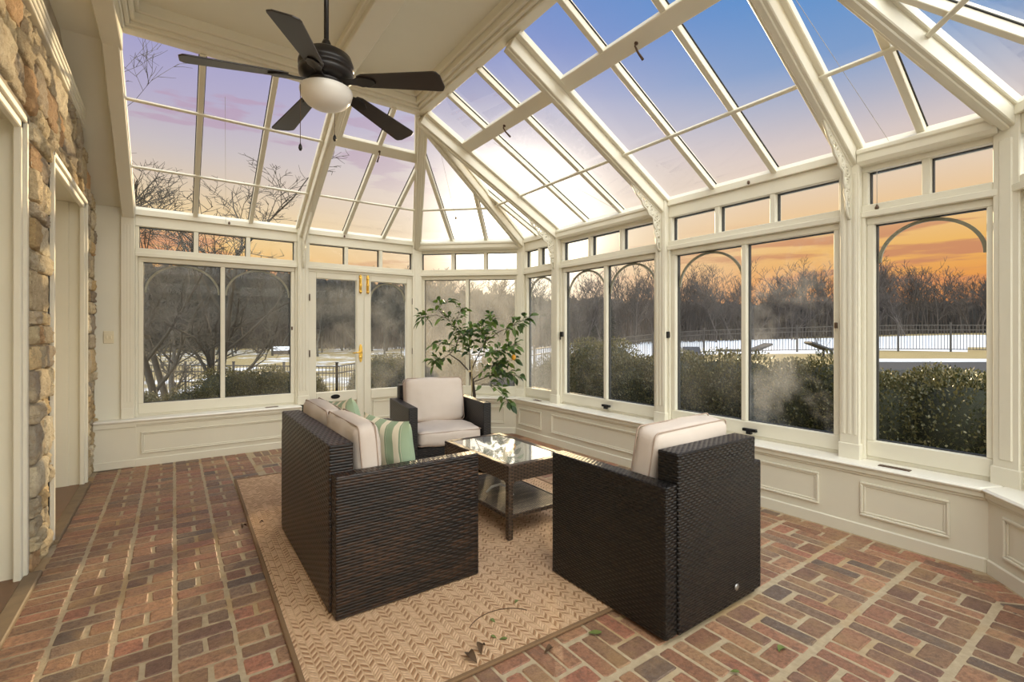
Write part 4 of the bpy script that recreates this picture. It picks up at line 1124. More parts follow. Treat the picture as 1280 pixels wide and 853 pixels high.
# ------------------------------------------------------------------ dry leaves on rug and floor
def litter():
    R = random.Random(5)
    spots = [((1.016,1.665),1,0.06,'curled brown dry leaf on the rug edge near the dark armchair'),((0.95,1.64),1,0.075,'long twisted brown dry leaf at the near edge of the rug'),
             ((1.10,1.70),0,0.03,'tiny olive leaf scrap on the rug beside the curled brown leaf'),((1.13,1.66),0,0.035,'small green leaf scrap near the rug edge'),
             ((1.16,1.80),0,0.035,'pale leaf scrap further in on the rug'),((1.483,1.475),0,0.06,'yellow green leaf on the bricks beside the dark armchair'),
             ((1.25,1.50),1,0.05,'dark brown leaf curl on the bricks below the rug edge'),((2.035,0.971),0,0.05,'yellow green leaf on the bricks at lower right'),
             ((0.483,3.618),1,0.028,'small brown crumb of leaf on the left edge of the rug'),((0.375,3.64),1,0.05,'thin dark leaf curl on the bricks beside the rug'),
             ((1.75,1.0),0,0.035,'small olive leaf on the bricks below the dark armchair'),((1.34,1.86),0,0.03,'small green scrap on the rug beside the dark armchair')]
    for (x,y), dry, L, lab in spots:
        mb = MB(); n = 8; vs = []; a = R.uniform(0,6.28)
        for i in range(n+1):
            t = i/n; w = L*0.24*math.sin(PI*min(1,max(0.02,t)))**0.8; s = (t-0.5)*L; c = 0.9*s*s/L
            z = (0.015 if dry else 0.006)*math.sin(PI*t)
            for q in (-1,0,1): vs.append((s, c+q*w, z + (abs(q)*w*(0.9 if dry else 0.25))))
        fs = [(i*3+q, (i+1)*3+q, (i+1)*3+q+1, i*3+q+1) for i in range(n) for q in range(2)]
        k = len(vs); vs2 = vs+[(p[0],p[1],p[2]+0.0012) for p in vs]
        fs2 = [f[::-1] for f in fs]+[tuple(k+i for i in f) for f in fs]
        mb.add(vs2, fs2, None, 0, None, True)
        onrug = x > 0.4 and y > 1.60
        o = obj('fallen_leaf', mb, DRYLEAF if dry else GRNLEAF, None, loc=(x,y,0.0112 if onrug else 0.002), rot=(0,0,a)); tag(o, lab, 'leaf', 'fallen leaves on rug and floor')
    mb = MB(); mb.tube([(1.18+0.17*math.cos(t),1.72+0.14*math.sin(t)*1.0,0.0135) for t in [0.4+2.0*i/12 for i in range(13)]], 0.0018, 5)
    o = obj('dry_twig', mb, DRYLEAF, None); tag(o, 'thin curved brown stem lying on the rug near its front edge', 'stem', 'fallen leaves on rug and floor')
litter()

# ------------------------------------------------------------------ citrus tree in a pot
def citrus():
    px, py = 3.02, 5.08
    e = empty('potted_citrus_tree', (px,py,0.0)); tag(e, 'green citrus tree in a pot behind the far wicker armchair', 'potted tree')
    org = V((px,py,0)); D = Fv.dot(org)
    R = random.Random(11)
    mb = MB(); mb.lathe([(0.12,0.0),(0.13,0.01),(0.165,0.25),(0.185,0.25),(0.19,0.30),(0.172,0.30),(0.165,0.27)], 28); obj('pot', mb, POTM, e)
    mb = MB(); mb.lathe([(0.165,0.255),(0.16,0.27),(0.05,0.278)], 20); obj('soil', mb, SOIL, e)
    def P(u, v, dd=0.0): return at3(u, v, D+dd)-org
    trunk = [(592,510,0),(593,495,0),(591,478,0),(588,466,0)]
    br = [
     ([(588,466,0),(575,452,.02),(562,443,.05),(570,434,.08),(574,420,.06),(568,408,.03),(558,398,0),(548,388,-.05)],.009,34),
     ([(562,443,.05),(552,449,.0),(540,452,-.08)],.005,18),
     ([(558,398,0),(545,394,.05),(530,396,.1),(524,397,.12)],.004,14),
     ([(568,408,.03),(572,396,-.08),(578,384,-.12)],.004,16),
     ([(548,388,-.05),(552,380,-.1),(558,377,-.1)],.003,10),
     ([(570,434,.08),(558,428,.12),(545,430,.15)],.004,9),
     ([(588,466,0),(587,445,-.1),(586,425,-.15),(590,408,-.15)],.006,34),
     ([(588,466,0),(597,446,-.05),(606,428,-.02),(612,408,.02),(614,396,.05)],.008,36),
     ([(606,428,-.02),(622,416,.08),(640,408,.12),(652,402,.15),(660,397,.16)],.005,34),
     ([(597,446,-.05),(618,440,-.15),(634,436,-.2),(644,430,-.22)],.005,34),
     ([(591,475,0),(606,462,-.12),(624,454,-.15),(642,450,-.12)],.006,40),
     ([(591,478,0),(612,470,.05),(630,466,.08),(648,470,.1)],.006,34),
     ([(593,490,0),(604,480,-.1),(618,484,-.2),(630,496,-.25),(636,503,-.25)],.005,24),
     ([(606,428,-.02),(600,418,-.2),(604,408,-.25)],.004,20),
     ([(586,425,-.15),(578,418,-.25),(574,408,-.28)],.004,16),
    ]
    tb = MB(); tb.tube([V((0,0,0.27)), P(592,505)]+[P(*p) for p in trunk], [0.022,0.021,0.020,0.019,0.018,0.015], 10)
    tr = obj('trunk', tb, BARKP, e)
    bb = MB(); lf = MB()
    def leaf(p, d, L):
        d = d.normalized(); up = V((0,0,1)); x = d.cross(up)
        if x.length < 0.1: x = V((1,0,0))
        x.normalize(); n = x.cross(d).normalized(); x = (Matrix.Rotation(R.uniform(-0.9,0.9),3,d) @ x); n = x.cross(d)
        prof = [(0,0.04),(0.15,0.55),(0.35,0.95),(0.55,1.0),(0.78,0.7),(1.0,0.03)]
        vs = []
        for t, w in prof:
            c = p + d*(t*L) - up*(0.35*L*t*t); ww = w*L*0.27
            vs += [c - x*ww + n*ww*0.35, c, c + x*ww + n*ww*0.35]
        fs = []
        for i in range(len(prof)-1):
            for q in range(2): fs.append((i*3+q,(i+1)*3+q,(i+1)*3+q+1,i*3+q+1))
        lf.add(vs, fs, None, 0, None, True)
    for pts, r, nl in br:
        Q = [P(*p) for p in pts]; n = len(Q)
        bb.tube(Q, [r*(1-0.75*i/(n-1)) for i in range(n)], 6)
        for k in range(int(nl*1.35)):
            t = R.uniform(0.30,1.02)*(n-1); i = min(int(t), n-2); f = t-i
            p = Q[i].lerp(Q[i+1], min(f,1.0)); d = (Q[i+1]-Q[i]).normalized()
            side = V((R.gauss(0,1), R.gauss(0,1), R.gauss(0.1,0.7))).normalized()
            # small twig, then leaf
            tw = p + side*R.uniform(0.01,0.075)
            if (tw-p).length > 0.03: bb.tube([p, tw], 0.0016, 4)
            leaf(tw, (d*0.5+side*1.0), R.uniform(0.075,0.118))
    obj('branches', bb, BARKP, tr); obj('foliage', lf, CITRUS, e, boxuv=False)
    st = MB(); a = V((-0.05,-0.02,0.26)); st.tube([a, a+V((0,0,0.70))], 0.006, 8); obj('support_cane', st, simple('bamboo',(0.42,0.33,0.16),0.6), e)
    tie = MB(); q = P(587,464); tie.lathe([(0.02,-0.012),(0.027,0),(0.02,0.012)], 12, Matrix.Translation(q)); obj('tie', tie, ALMOND, e)
    fr = MB(); q = P(642,447,-0.16); fr.lathe([(0.004,0.034),(0.02,0.026),(0.029,0.005),(0.027,-0.012),(0.016,-0.028),(0.004,-0.034)], 16, Matrix.Translation(q)); obj('fruit', fr, LEMON, e)
citrus()

# ------------------------------------------------------------------ outdoors: ground
def interp(x, tab):
    if x <= tab[0][0]: return tab[0][1]
    for (a, p), (b, q) in zip(tab, tab[1:]):
        if x <= b: return p+(q-p)*(x-a)/(b-a)
    return tab[-1][1]
def gz(x, y):
    r = math.hypot(x, y); phi = math.degrees(math.atan2(x*Rv.x+y*Rv.y, x*Fv.x+y*Fv.y))
    mid = interp(phi, [(-40,-0.9),(-18,-0.8),(0,-0.5),(8,-0.25),(16,0.12),(24,0.35),(32,0.42),(60,0.42)])
    near = -0.42
    d15 = near + (mid-near)*0.75
    far = interp(phi, [(-40,-1.0),(0,-0.9),(10,-0.6),(18,-0.1),(28,0.25),(42,0.9)])
    t = interp(r, [(0,near),(6.5,near),(11.5,d15),(15,mid-0.03),(21,mid),(60,far),(90,far+0.3),(130,far+1)])
    return t + (noise.noise(V((x*0.15,y*0.15,0)))*0.10 if r > 7 else 0)
def ground():
    mb = MB(); rs = [0.5,3,5,6,7,8,9,10,11,12,13.5,15,17,19,21,24,28,33,39,46,54,63,73,85,100,130,180]; na = 96
    vs = []
    for r in rs:
        for k in range(na):
            a = 2*PI*k/na; x, y = r*math.sin(a), r*math.cos(a); vs.append((x,y,gz(x,y)))
    for i in range(len(rs)-1):
        for k in range(na):
            q = (i*na+k, i*na+(k+1)%na, (i+1)*na+(k+1)%na, (i+1)*na+k)
            r = (rs[i]+rs[i+1])/2; a = 2*PI*(k+0.5)/na; x, y = r*math.sin(a), r*math.cos(a)
            phi = math.degrees(math.atan2(x*Rv.x+y*Rv.y, x*Fv.x+y*Fv.y))
            d = r*max(0.2, math.cos(math.radians(phi)))
            s = 0.42 if r < 12 else 0.36
            if d > 21.5: s = interp(phi, [(-40,0.30),(-15,0.34),(-8,0.62),(60,0.95)])
            if r > 75: s = 0.1
            if r > 12 and d < 21.5 and phi > 18: s = 0.12
            b = len(mb.v); mb.add([vs[j] for j in q], [(0,3,2,1)], None, 0, (s,s,s), True)
    o = obj('ground', mb, GROUND, None, boxuv=False); tag(o, 'winter lawn with snow patches and snow field outside', 'ground', None, 'structure')
    # merge the quads into a continuous surface
    import bmesh
    bm = bmesh.new(); bm.from_mesh(o.data); bmesh.ops.remove_doubles(bm, verts=bm.verts, dist=1e-4); bm.to_mesh(o.data); bm.free()
ground()
def hill():
    mb = MB(); n = 900; vs = []; R = random.Random(3)
    prof = [(86,-1.5,0.0),(90,0.0,0.45),(95,0.0,0.80),(103,0.0,1.0),(125,0.0,0.9)]
    tops = [(-75,13),(-40,14.2),(-22,13.0),(-8,10.5),(3,9.0),(14,8.0),(26,7.0),(45,6.0),(75,6)]
    for k in range(n+1):
        phi = -80+160*k/n; a = math.radians(phi); h = interp(phi, tops)*(1+0.10*noise.noise(V((phi*0.35,0,0)))+0.07*noise.noise(V((phi*1.3,5,0)))+0.10*noise.noise(V((phi*4.0,9,0)))+R.uniform(-0.05,0.05))
        d = Fv*math.cos(a)+Rv*math.sin(a)
        for r, z, f in prof: vs.append((d.x*r, d.y*r, -1.5+(h+1.5)*f))
    m = len(prof); fs = [(k*m+i,(k+1)*m+i,(k+1)*m+i+1,k*m+i+1) for k in range(n) for i in range(m-1)]
    mb.add(vs, fs, None, 0, None, True); o = obj('hill', mb, HILL, None, boxuv=False); tag(o, 'dark wooded rise behind the distant trees', 'hill', None, 'structure')
hill()

# ------------------------------------------------------------------ trees
def tree_mesh(name, seed, Ht, sides, lev, mat, spread=0.6, stems=1, trunk=0.10, twig=0.012, lean=0.1, nb=(7,5,4), up=0.25):
    R = random.Random(seed); mb = MB()
    def grow(p, d, L, r, k):
        n = 4 if k < 2 else 2
        pts = [p.copy()]; q = p.copy(); dd = d.copy()
        for i in range(n):
            dd = (dd + V((R.gauss(0,1),R.gauss(0,1),R.gauss(0,0.6)))*(0.16 if k < 2 else 0.26) + V((0,0,up*0.3))).normalized(); q = q+dd*(L/n); pts.append(q.copy())
        r1 = max(r*0.35, twig*0.5)
        rad = [r+(r1-r)*i/n for i in range(n+1)]
        mb.tube(pts, rad, sides if k < 2 else 3, caps=False, smooth=k < 2)
        if k >= lev: return
        for b in range(nb[min(k,len(nb)-1)]):
            t = R.uniform(0.28 if k == 0 else 0.15, 1.0)*n; i = min(int(t), n-1); bp = pts[i].lerp(pts[i+1], t-i)
            ax = V((R.gauss(0,1),R.gauss(0,1),R.gauss(0,0.3))).normalized()
            nd = (dd*(1-spread) + ax*spread + V((0,0,up))).normalized()
            grow(bp, nd, L*R.uniform(0.38,0.62)*(1.1-0.35*t/n), max(rad[i]*0.55, twig), k+1)
    for s in range(stems):
        d = V((R.gauss(0,lean),R.gauss(0,lean),1)).normalized(); grow(V((R.gauss(0,0.12)*(stems>1),R.gauss(0,0.12)*(stems>1),-0.1)), d, Ht*R.uniform(0.72,0.85), trunk, 0)
    me_o = obj(name, mb, mat, None, boxuv=False); return me_o
# multi-stem tree outside the far left window
t1 = tree_mesh('bare_tree', 4, 4.6, 7, 4, BARK, 0.55, 6, 0.065, 0.0045, 0.42, (7,6,5,4), 0.10)
t1.location = (0.05,9.0,gz(0.05,9.0)); t1.rotation_euler = (0,0,1.9); tag(t1, 'bare tree of several leaning stems close outside the far left window', 'tree')
t2 = tree_mesh('bare_tree', 9, 7.4, 6, 4, BARK, 0.5, 2, 0.045, 0.004, 0.12, (9,6,5,3), 0.12)
t2.location = (-0.85,9.5,gz(-0.85,9.5)); tag(t2, 'pale bare tree at the left edge of the far left window', 'tree')
t3 = tree_mesh('bare_tree', 14, 1.5, 5, 2, BARK, 0.5, 5, 0.012, 0.004, 0.35, (5,4,3), 0.2)
p = at(1022, 19.5); t3.location = (p.x,p.y,gz(p.x,p.y)); t3.name = 'bare_sapling'; tag(t3, 'small bare sapling by the fence seen through the misted window', 'sapling')
far = [tree_mesh('distant_tree', 30+i, 11.5, 4, 3, BARKFAR, 0.52, 1, 0.17, 0.030, 0.1, (11,6,4), 0.22) for i in range(5)]
farL = []
used = set()
R = random.Random(77); cnt = 0
def plant(src, x, y, s, rz, lab, group, mat=None):
    global cnt
    if src not in used: o = src; used.add(src)
    else: o = src.copy(); COL.objects.link(o)
    o.location = (x,y,gz(x,y)-0.1); o.scale = (s,s,s*R.uniform(0.9,1.15)); o.rotation_euler = (0,0,rz); tag(o, lab, 'tree', group); cnt += 1
    return o
for i in range(120):
    px = 655+ (1300-655)*(i+R.uniform(-.4,.4))/120; d = R.uniform(56,84)
    q = at(px, d); s = R.uniform(0.62,1.0)*d/75.0 
    if R.random() < 0.10: s *= 1.18
    plant(far[i%5], q.x, q.y, s, R.uniform(0,6.28), 'bare grey tree in the distant tree line beyond the snow field', 'trees of the distant tree line')
farl = [tree_mesh('slope_tree', 50+i, 11.5, 4, 3, BARKLEFT, 0.56, 1, 0.18, 0.036, 0.12, (13,7,4), 0.18) for i in range(4)]
for i in range(80):
    px = 150+ (655-150)*(i+R.uniform(-.4,.4))/80; d = R.uniform(44,78)
    q = at(px, d); s = R.uniform(0.75,1.05)*d/72.0
    plant(farl[i%4], q.x, q.y, s, R.uniform(0,6.28), 'dark bare tree on the wooded slope behind the doors and far left window', 'trees of the wooded slope')
def pine_mesh(name, seed):
    R2 = random.Random(seed); mb = MB(); mb.tube([(0,0,-0.2),(0,0,8.5)], [0.16,0.02], 6)
    for k in range(900):
        t = R2.random()**0.75; z = 0.8+8.0*t; rr = (1-t)*2.1*R2.uniform(0.25,1)+0.1; a = R2.uniform(0,6.28)
        c = V((rr*math.cos(a), rr*math.sin(a), z-rr*0.15)); o = V((math.cos(a),math.sin(a),-0.25))*R2.uniform(0.3,0.6); w = V((-math.sin(a),math.cos(a),R2.uniform(-.4,.4)))*R2.uniform(0.10,0.22)
        mb.add([c-w, c+w, c+o+w*0.4, c+o-w*0.4], [(0,1,2,3)])
    return obj(name, mb, PINE, None, boxuv=False)
pn = [pine_mesh('evergreen_tree', 5+i) for i in range(2)]
for i in range(16):
    px = R.uniform(165,420) if i < 13 else R.uniform(760,800)
    d = R.uniform(50,72); q = at(px, d)
    if i >= 13: px = (742,762,1262)[i-13]; d = 62; q = at(px, d)
    plant(pn[i%2], q.x, q.y, R.uniform(0.75,1.1)*(d/66 if i < 13 else 0.62), R.uniform(0,6), 'dark evergreen tree among the bare trees beyond the fence', 'evergreens among the bare trees')
def thicket():
    R2 = random.Random(8); mb = MB()
    for k in range(15000):
        px = R2.uniform(120,1330); d = R2.uniform(62,88); q = at(px,d); z0 = gz(q.x,q.y)
        h = R2.uniform(1.5,6.5) if px > 655 else R2.uniform(1.5,7.5); w = R2.uniform(0.02,0.06); a = R2.uniform(0,3.14)
        dx, dy = math.cos(a)*w, math.sin(a)*w; lx, ly = R2.gauss(0,0.5), R2.gauss(0,0.5)
        mb.add([(q.x-dx,q.y-dy,z0),(q.x+dx,q.y+dy,z0),(q.x+lx,q.y+ly,z0+h)], [(0,1,2)])
    o = obj('thicket', mb, BARKFAR, None, boxuv=False); tag(o, 'grey brown brushwood thicket at the foot of the distant trees', 'thicket', None, 'stuff')
thicket()

# ------------------------------------------------------------------ boxwood hedges
def shrub_mesh(name, seed, n=30000):
    R2 = random.Random(seed); core = MB(); lf = MB()
    lumps = [(V((R2.uniform(-.45,.45),R2.uniform(-.22,.22),R2.uniform(.35,.78))), R2.uniform(.26,.42)) for _ in range(16)]
    lumps += [(V((x,0,0.3)),0.36) for x in (-.4,0,.4)]
    def inside(p):
        return max((1-(p-c).length/r) for c, r in lumps)
    k = 0
    while k < n:
        c, r = lumps[R2.randrange(len(lumps))]
        d = V((R2.gauss(0,1),R2.gauss(0,1),R2.gauss(0,1))).normalized(); p = c+d*r*R2.uniform(0.86,1.10)
        if p.z < 0.02 or inside(p) > 0.16: continue
        L = R2.uniform(0.016,0.030); t = (d+V((R2.gauss(0,.7),R2.gauss(0,.7),R2.gauss(0.3,.6)))).normalized(); s = t.orthogonal().normalized(); s = Matrix.Rotation(R2.uniform(0,6.28),3,t)@s
        w = L*0.30
        lf.add([p, p+t*L*0.5+s*w, p+t*L, p+t*L*0.5-s*w], [(0,1,2,3)]); k += 1
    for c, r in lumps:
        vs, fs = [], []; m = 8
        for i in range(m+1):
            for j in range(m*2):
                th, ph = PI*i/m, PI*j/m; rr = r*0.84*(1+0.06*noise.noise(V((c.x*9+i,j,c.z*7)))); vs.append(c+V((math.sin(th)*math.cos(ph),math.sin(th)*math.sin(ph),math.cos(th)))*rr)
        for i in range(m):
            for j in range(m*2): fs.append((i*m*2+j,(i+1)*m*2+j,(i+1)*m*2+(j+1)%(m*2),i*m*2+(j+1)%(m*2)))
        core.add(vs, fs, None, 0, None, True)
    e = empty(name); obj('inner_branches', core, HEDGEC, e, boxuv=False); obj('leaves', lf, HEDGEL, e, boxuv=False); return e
sh = [shrub_mesh('boxwood_shrub', 2+i) for i in range(3)]
spots = [  # x, y, rz, sx, sy, sz, label
 (5.10,0.62,1.5,1.05,1.0,1.30,'boxwood shrub outside the near arched window on its right'),
 (5.18,1.45,1.6,0.95,1.05,1.27,'boxwood shrub outside the near arched window behind the post'),
 (5.05,2.35,1.5,1.05,1.05,1.33,'boxwood shrub outside the misted pane'),
 (5.15,3.25,1.7,1.0,1.05,1.38,'boxwood shrub outside the arched pane next to the misted pane'),
 (5.05,4.10,1.5,1.0,1.1,1.30,'boxwood shrub outside the right pane of the window beside the narrow one'),
 (5.20,5.10,1.2,1.05,1.1,1.42,'tall boxwood shrub outside the left pane of the window beside the narrow one'),
 (5.30,6.05,0.9,1.0,1.0,1.25,'boxwood shrub outside the narrow arched window'),
 (4.60,6.75,0.8,1.0,0.9,1.28,'boxwood shrub outside the angled window right of the citrus trunk'),
 (3.75,7.35,0.6,1.05,1.0,1.32,'boxwood shrub outside the angled window left of the citrus trunk'),
 (2.95,8.15,0.3,1.0,1.0,1.22,'boxwood shrub outside the right door leaf'),
 (1.45,7.75,0.0,0.75,0.8,1.00,'small boxwood shrub outside the left door leaf at its lower left corner'),
 (0.85,7.80,0.1,0.85,0.85,1.08,'boxwood shrub under the right pane of the far left window'),
 (0.15,7.65,0.1,0.75,0.8,0.92,'low boxwood shrub under the middle of the far left window'),
 (-0.55,7.6,0.2,0.8,0.8,0.86,'low boxwood shrub at the left foot of the far left window'),
 (5.05,-0.35,1.4,1.05,1.0,1.30,'boxwood shrub outside beyond the right edge of the view')]
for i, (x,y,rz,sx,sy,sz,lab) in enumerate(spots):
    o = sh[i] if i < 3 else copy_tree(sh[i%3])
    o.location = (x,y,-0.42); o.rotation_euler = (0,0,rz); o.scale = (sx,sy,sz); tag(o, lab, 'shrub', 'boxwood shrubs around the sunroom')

# ------------------------------------------------------------------ fence
def fence(pts, label, name='metal_fence'):
    pts = [V((p.x,p.y,0)) for p in pts]
    e = empty(name, (pts[0].x,pts[0].y,0)); org = e.location.copy(); tag(e, label, 'fence', 'black picket fences around the garden')
    for a, b in zip(pts, pts[1:]):
        L = (b-a).length; n = max(1, round(L/1.85))
        pk = MB(); ra = MB()
        for k in range(n):
            p, q = a.lerp(b, k/n), a.lerp(b, (k+1)/n); zp, zq = gz(p.x,p.y), gz(q.x,q.y)
            for h in (0.12, 0.95, 1.15):
                ra.bar(V((p.x,p.y,zp+h))-org, V((q.x,q.y,zq+h))-org, 0.03, 0.035, (0,0,1), 0)
            m = max(2, round((q-p).length/0.115))
            for j in range(1, m):
                w = p.lerp(q, j/m); z = zp+(zq-zp)*j/m; pk.box(w.x-org.x-0.009, w.x-org.x+0.009, w.y-org.y-0.009, w.y-org.y+0.009, z+0.08, z+1.15)
            po = MB(); po.box(p.x-org.x-0.032, p.x-org.x+0.032, p.y-org.y-0.032, p.y-org.y+0.032, zp-0.1, zp+1.24); po.box(p.x-org.x-0.04, p.x-org.x+0.04, p.y-org.y-0.04, p.y-org.y+0.04, zp+1.24, zp+1.26)
            obj('fence_post', po, FENCEM, e)
        o = obj('pickets', pk, FENCEM, e); o = obj('rails', ra, FENCEM, e)
fence([at(1330,19.5), at(1060,21.5), at(880,23.5), at(780,20.5)], 'black metal picket fence in front of the snow field on the right')
fence([at(780,20.5), at(668,16.5), at(560,15.5)], 'black metal picket fence behind the hedge at the sunlit corner')
fence([at(421,14.2), at(120,16.0)], 'black metal picket fence beyond the far left window')
fence([at(421,14.2), at(470,16.0), at(560,15.5)], 'black metal picket fence corner seen through the left door leaf')

# pool cover, loungers, shed
def slab(name, px0, px1, d0, d1, z, th, m, lab, cat):
    a, b, c, d = at(px0,d0), at(px1,d0), at(px1,d1), at(px0,d1); n = 10; mb = MB(); vs = []
    for t in range(n+1):
        for (p, q) in ((a,b),(d,c)):
            w = p.lerp(q, t/n); k = noise.noise(V((t*0.7,p.x,0)))*0.4; w = w + Fv*k*0.3; vs.append((w.x,w.y,z))
    k = len(vs); vs += [(x,y,zz-th) for x,y,zz in vs]
    fs = []
    for t in range(n): i = t*2; fs += [(i,i+2,i+3,i+1),(k+i,k+i+1,k+i+3,k+i+2),(i,k+i,k+i+2,i+2),(i+1,i+3,k+i+3,k+i+1)]
    fs += [(0,1,k+1,k),(2*n,k+2*n,k+2*n+1,2*n+1)]
    mb.add(vs, fs); o = obj(name, mb, m, None, 0.01); tag(o, lab, cat)
slab('pool_cover', 1040, 1330, 10.6, 13.4, 0.485, 0.6, POOLM, 'dark pool cover beyond the hedge in the near arched window', 'pool cover')
slab('snow_strip', 1085, 1330, 13.5, 14.8, 0.492, 0.4, SNOWM, 'strip of snow behind the dark pool cover', 'snow')
def lounger(px, d, rz, lab):
    p = at(px,d); e = empty('pool_lounger', (p.x,p.y,gz(p.x,p.y)-0.06), rz); tag(e, lab, 'lounger', 'dark loungers by the fence')
    mb = MB(); mb.box(-0.32,0.32,-0.9,0.35,0.30,0.38); obj('seat', mb, LOUNGE, e, 0.02)
    mb = MB(); mb.bar((0,0.33,0.34),(0,0.92,0.58), 0.64, 0.08, (0,-0.4,0.9), 0.04); obj('backrest', mb, LOUNGE, e, 0.02)
    for sx in (-0.28,0.28):
        for sy in (-0.8,0.3):
            l = MB(); l.box(sx-0.03,sx+0.03,sy-0.03,sy+0.03,-0.1,0.31); obj('leg', l, BLACK, e)
lounger(866, 17.5, -0.9, 'dark lounger with raised back left of the mullion of the misted window')
lounger(930, 18.0, -2.2, 'low dark lounger behind the hedge at the middle of the misted window')
lounger(1046, 16.5, 0.8, 'dark lounger behind the hedge at the right edge of the misted pane')
def shed():
    p = at(352,50); z = gz(p.x,p.y); e = empty('garden_shed', (p.x,p.y,z), -0.5); e.scale = (0.32,0.32,0.32); tag(e, 'small dark shed with snowy roof far beyond the left fence', 'shed')
    mb = MB(); mb.box(-2.6,2.6,-1.8,1.8,-0.2,1.3); obj('shed_wall', mb, SHEDW, e)
    mb = MB(); mb.add([(-2.8,-2.0,1.2),(2.8,-2.0,1.2),(2.8,0,2.4),(-2.8,0,2.4),(-2.8,2.0,1.2),(2.8,2.0,1.2),(-2.8,-2.0,1.35),(2.8,-2.0,1.35),(2.8,0,2.55),(-2.8,0,2.55),(-2.8,2,1.35),(2.8,2,1.35)],
       [(0,1,7,6),(6,7,8,9),(9,8,11,10),(10,11,5,4),(0,6,9,3),(3,9,10,4),(1,2,8,7),(2,5,11,8),(0,3,2,1),(3,4,5,2)]); obj('snowy_roof', mb, SNOWM, e)
shed()

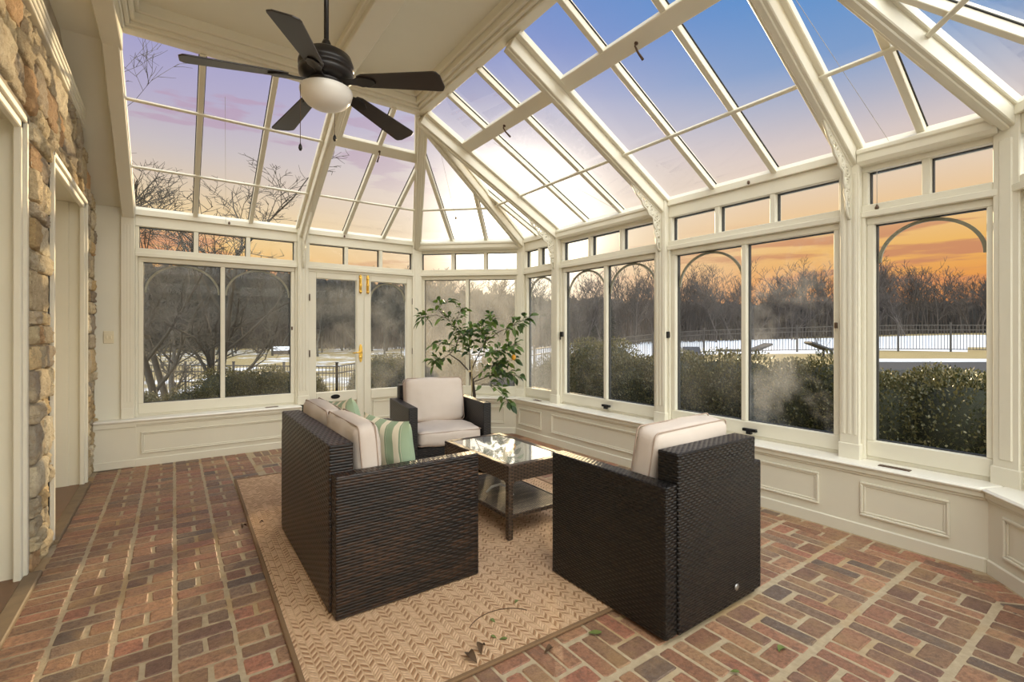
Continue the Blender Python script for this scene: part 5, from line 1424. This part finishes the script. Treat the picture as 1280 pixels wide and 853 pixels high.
# ------------------------------------------------------------------ sky, sun
SUN_AZ = math.atan((652-640)/F_PX); SUN_EL = math.radians(11.6)
Sd = (Fv*math.cos(SUN_AZ)+Rv*math.sin(SUN_AZ))*math.cos(SUN_EL) + V((0,0,math.sin(SUN_EL)))
def world():
    w = bpy.data.worlds.new('sky'); SC.world = w; w.use_nodes = True; t = NT(w.node_tree); bg = t.n['Background']
    d = t.vm('NORMALIZE', t.new('ShaderNodeTexCoord').outputs['Generated'])
    x, y, z = t.xyz(d)
    el = t.m('MULTIPLY', t.m('ARCSINE', z), 180/PI)
    hz = t.m('SQRT', t.m('MAXIMUM', t.m('SUBTRACT', 1.0, t.m('MULTIPLY', z, z)), 1e-4))
    fwd = t.m('DIVIDE', t.vm('DOT_PRODUCT', d, tuple(Fv), 1), hz); rgt = t.m('DIVIDE', t.vm('DOT_PRODUCT', d, tuple(Rv), 1), hz)
    ang = t.m('MULTIPLY', t.m('ARCCOSINE', t.vm('DOT_PRODUCT', d, tuple(Sd), 1)), 180/PI)
    e = t.m('DIVIDE', el, 60.0, clamp=True)
    S = lambda deg: deg/60.0
    right = t.ramp(e, [(0,rgb(232,138,76)),(S(5),rgb(240,160,82)),(S(8),rgb(246,188,104)),(S(11.5),rgb(246,202,148)),(S(15),rgb(238,212,188)),(S(18.5),rgb(218,202,198)),(S(22),rgb(178,182,202)),(S(26),rgb(122,158,206)),(S(32),rgb(92,148,208)),(S(50),rgb(68,132,200))])
    left = t.ramp(e, [(0,rgb(230,140,80)),(S(5),rgb(240,160,86)),(S(8),rgb(248,196,116)),(S(11),rgb(247,214,154)),(S(14),rgb(228,206,176)),(S(18),rgb(204,194,196)),(S(22),rgb(184,176,204)),(S(27),rgb(164,162,206)),(S(34),rgb(140,150,206)),(S(50),rgb(90,126,200))])
    c = t.mix(t.ss(rgt, -0.5, 0.45), left, right)
    mid = t.ramp(e, [(0,rgb(250,206,160)),(S(10),rgb(253,234,210)),(S(18),rgb(240,226,220)),(S(25),rgb(214,206,220)),(S(31),rgb(166,166,214)),(S(40),rgb(120,146,210)),(S(55),rgb(78,124,200))])
    near = t.m('POWER', 2.718, t.m('MULTIPLY', t.m('POWER', t.m('DIVIDE', ang, 21.0), 2.0), -1.0))
    c = t.mix(near, c, mid)
    # clouds: long low bands and mauve wisps
    P = t.comb(t.m('MULTIPLY', x, 2.2), t.m('MULTIPLY', y, 2.2), t.m('MULTIPLY', z, 26.0))
    n = t.noise(P, 1.5, 5, 0.58)
    band = t.m('MULTIPLY', t.ss(el, 3.0, 6.0), t.m('SUBTRACT', 1.0, t.ss(el, 9.0, 12.0)))
    k = t.m('MULTIPLY', t.m('MULTIPLY', t.ss(n, 0.50, 0.60), band), t.m('SUBTRACT', 1.0, t.m('MULTIPLY', near, 0.95)))
    c = t.mix(t.m('MULTIPLY', k, 0.78), c, rgb(204,134,108))
    n2 = t.noise(t.comb(t.m('MULTIPLY', x, 3.0), t.m('MULTIPLY', y, 3.0), t.m('MULTIPLY', z, 18.0)), 1.7, 4, 0.55)
    band2 = t.m('MULTIPLY', t.ss(el, 14.0, 19.0), t.m('SUBTRACT', 1.0, t.ss(el, 25.0, 32.0)))
    k2 = t.m('MULTIPLY', t.m('MULTIPLY', t.ss(n2, 0.53, 0.60), band2), t.ss(rgt, 0.1, -0.5))
    c = t.mix(t.m('MULTIPLY', k2, 0.6), c, rgb(190,158,182))
    # glow round the sun, and fill light added to the sky behind the viewpoint
    g1 = t.m('POWER', 2.718, t.m('MULTIPLY', t.m('POWER', t.m('DIVIDE', ang, 6.5), 2.0), -1.0))
    gl = t.m('MULTIPLY', g1, 5.0)
    glow = t.vm('SCALE', (1.0,0.90,0.72)); t.put(glow.node.inputs['Scale'], gl)
    c = t.vm('ADD', c, glow)
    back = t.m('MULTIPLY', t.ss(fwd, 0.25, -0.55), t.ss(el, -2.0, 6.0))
    back_fill = t.mix(t.ss(el, 5, 40), (4.9,4.8,4.5,1), (4.5,4.55,4.4,1))
    c = t.mix(back, c, back_fill)
    gfac = t.ss(el, -1.5, 0.0)
    c = t.mix(gfac, (0.25,0.22,0.2,1), c)
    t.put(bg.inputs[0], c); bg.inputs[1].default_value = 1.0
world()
sl = bpy.data.lights.new('sun', 'SUN'); so = bpy.data.objects.new('sun', sl); COL.objects.link(so)
sl.energy = 4.5; sl.color = (1.0,0.74,0.42); sl.angle = math.radians(1.5)
so.rotation_euler = Sd.to_track_quat('Z','Y').to_euler()

vs = SC.view_settings; vs.view_transform = 'Standard'; vs.look = 'None'; vs.gamma = 1.0; vs.exposure = 0.0; vs.use_curve_mapping = False
SC.display_settings.display_device = 'sRGB'
try:
    SC.cycles.transparent_max_bounces = 24; SC.cycles.max_bounces = 10; SC.cycles.diffuse_bounces = 5
except Exception: pass
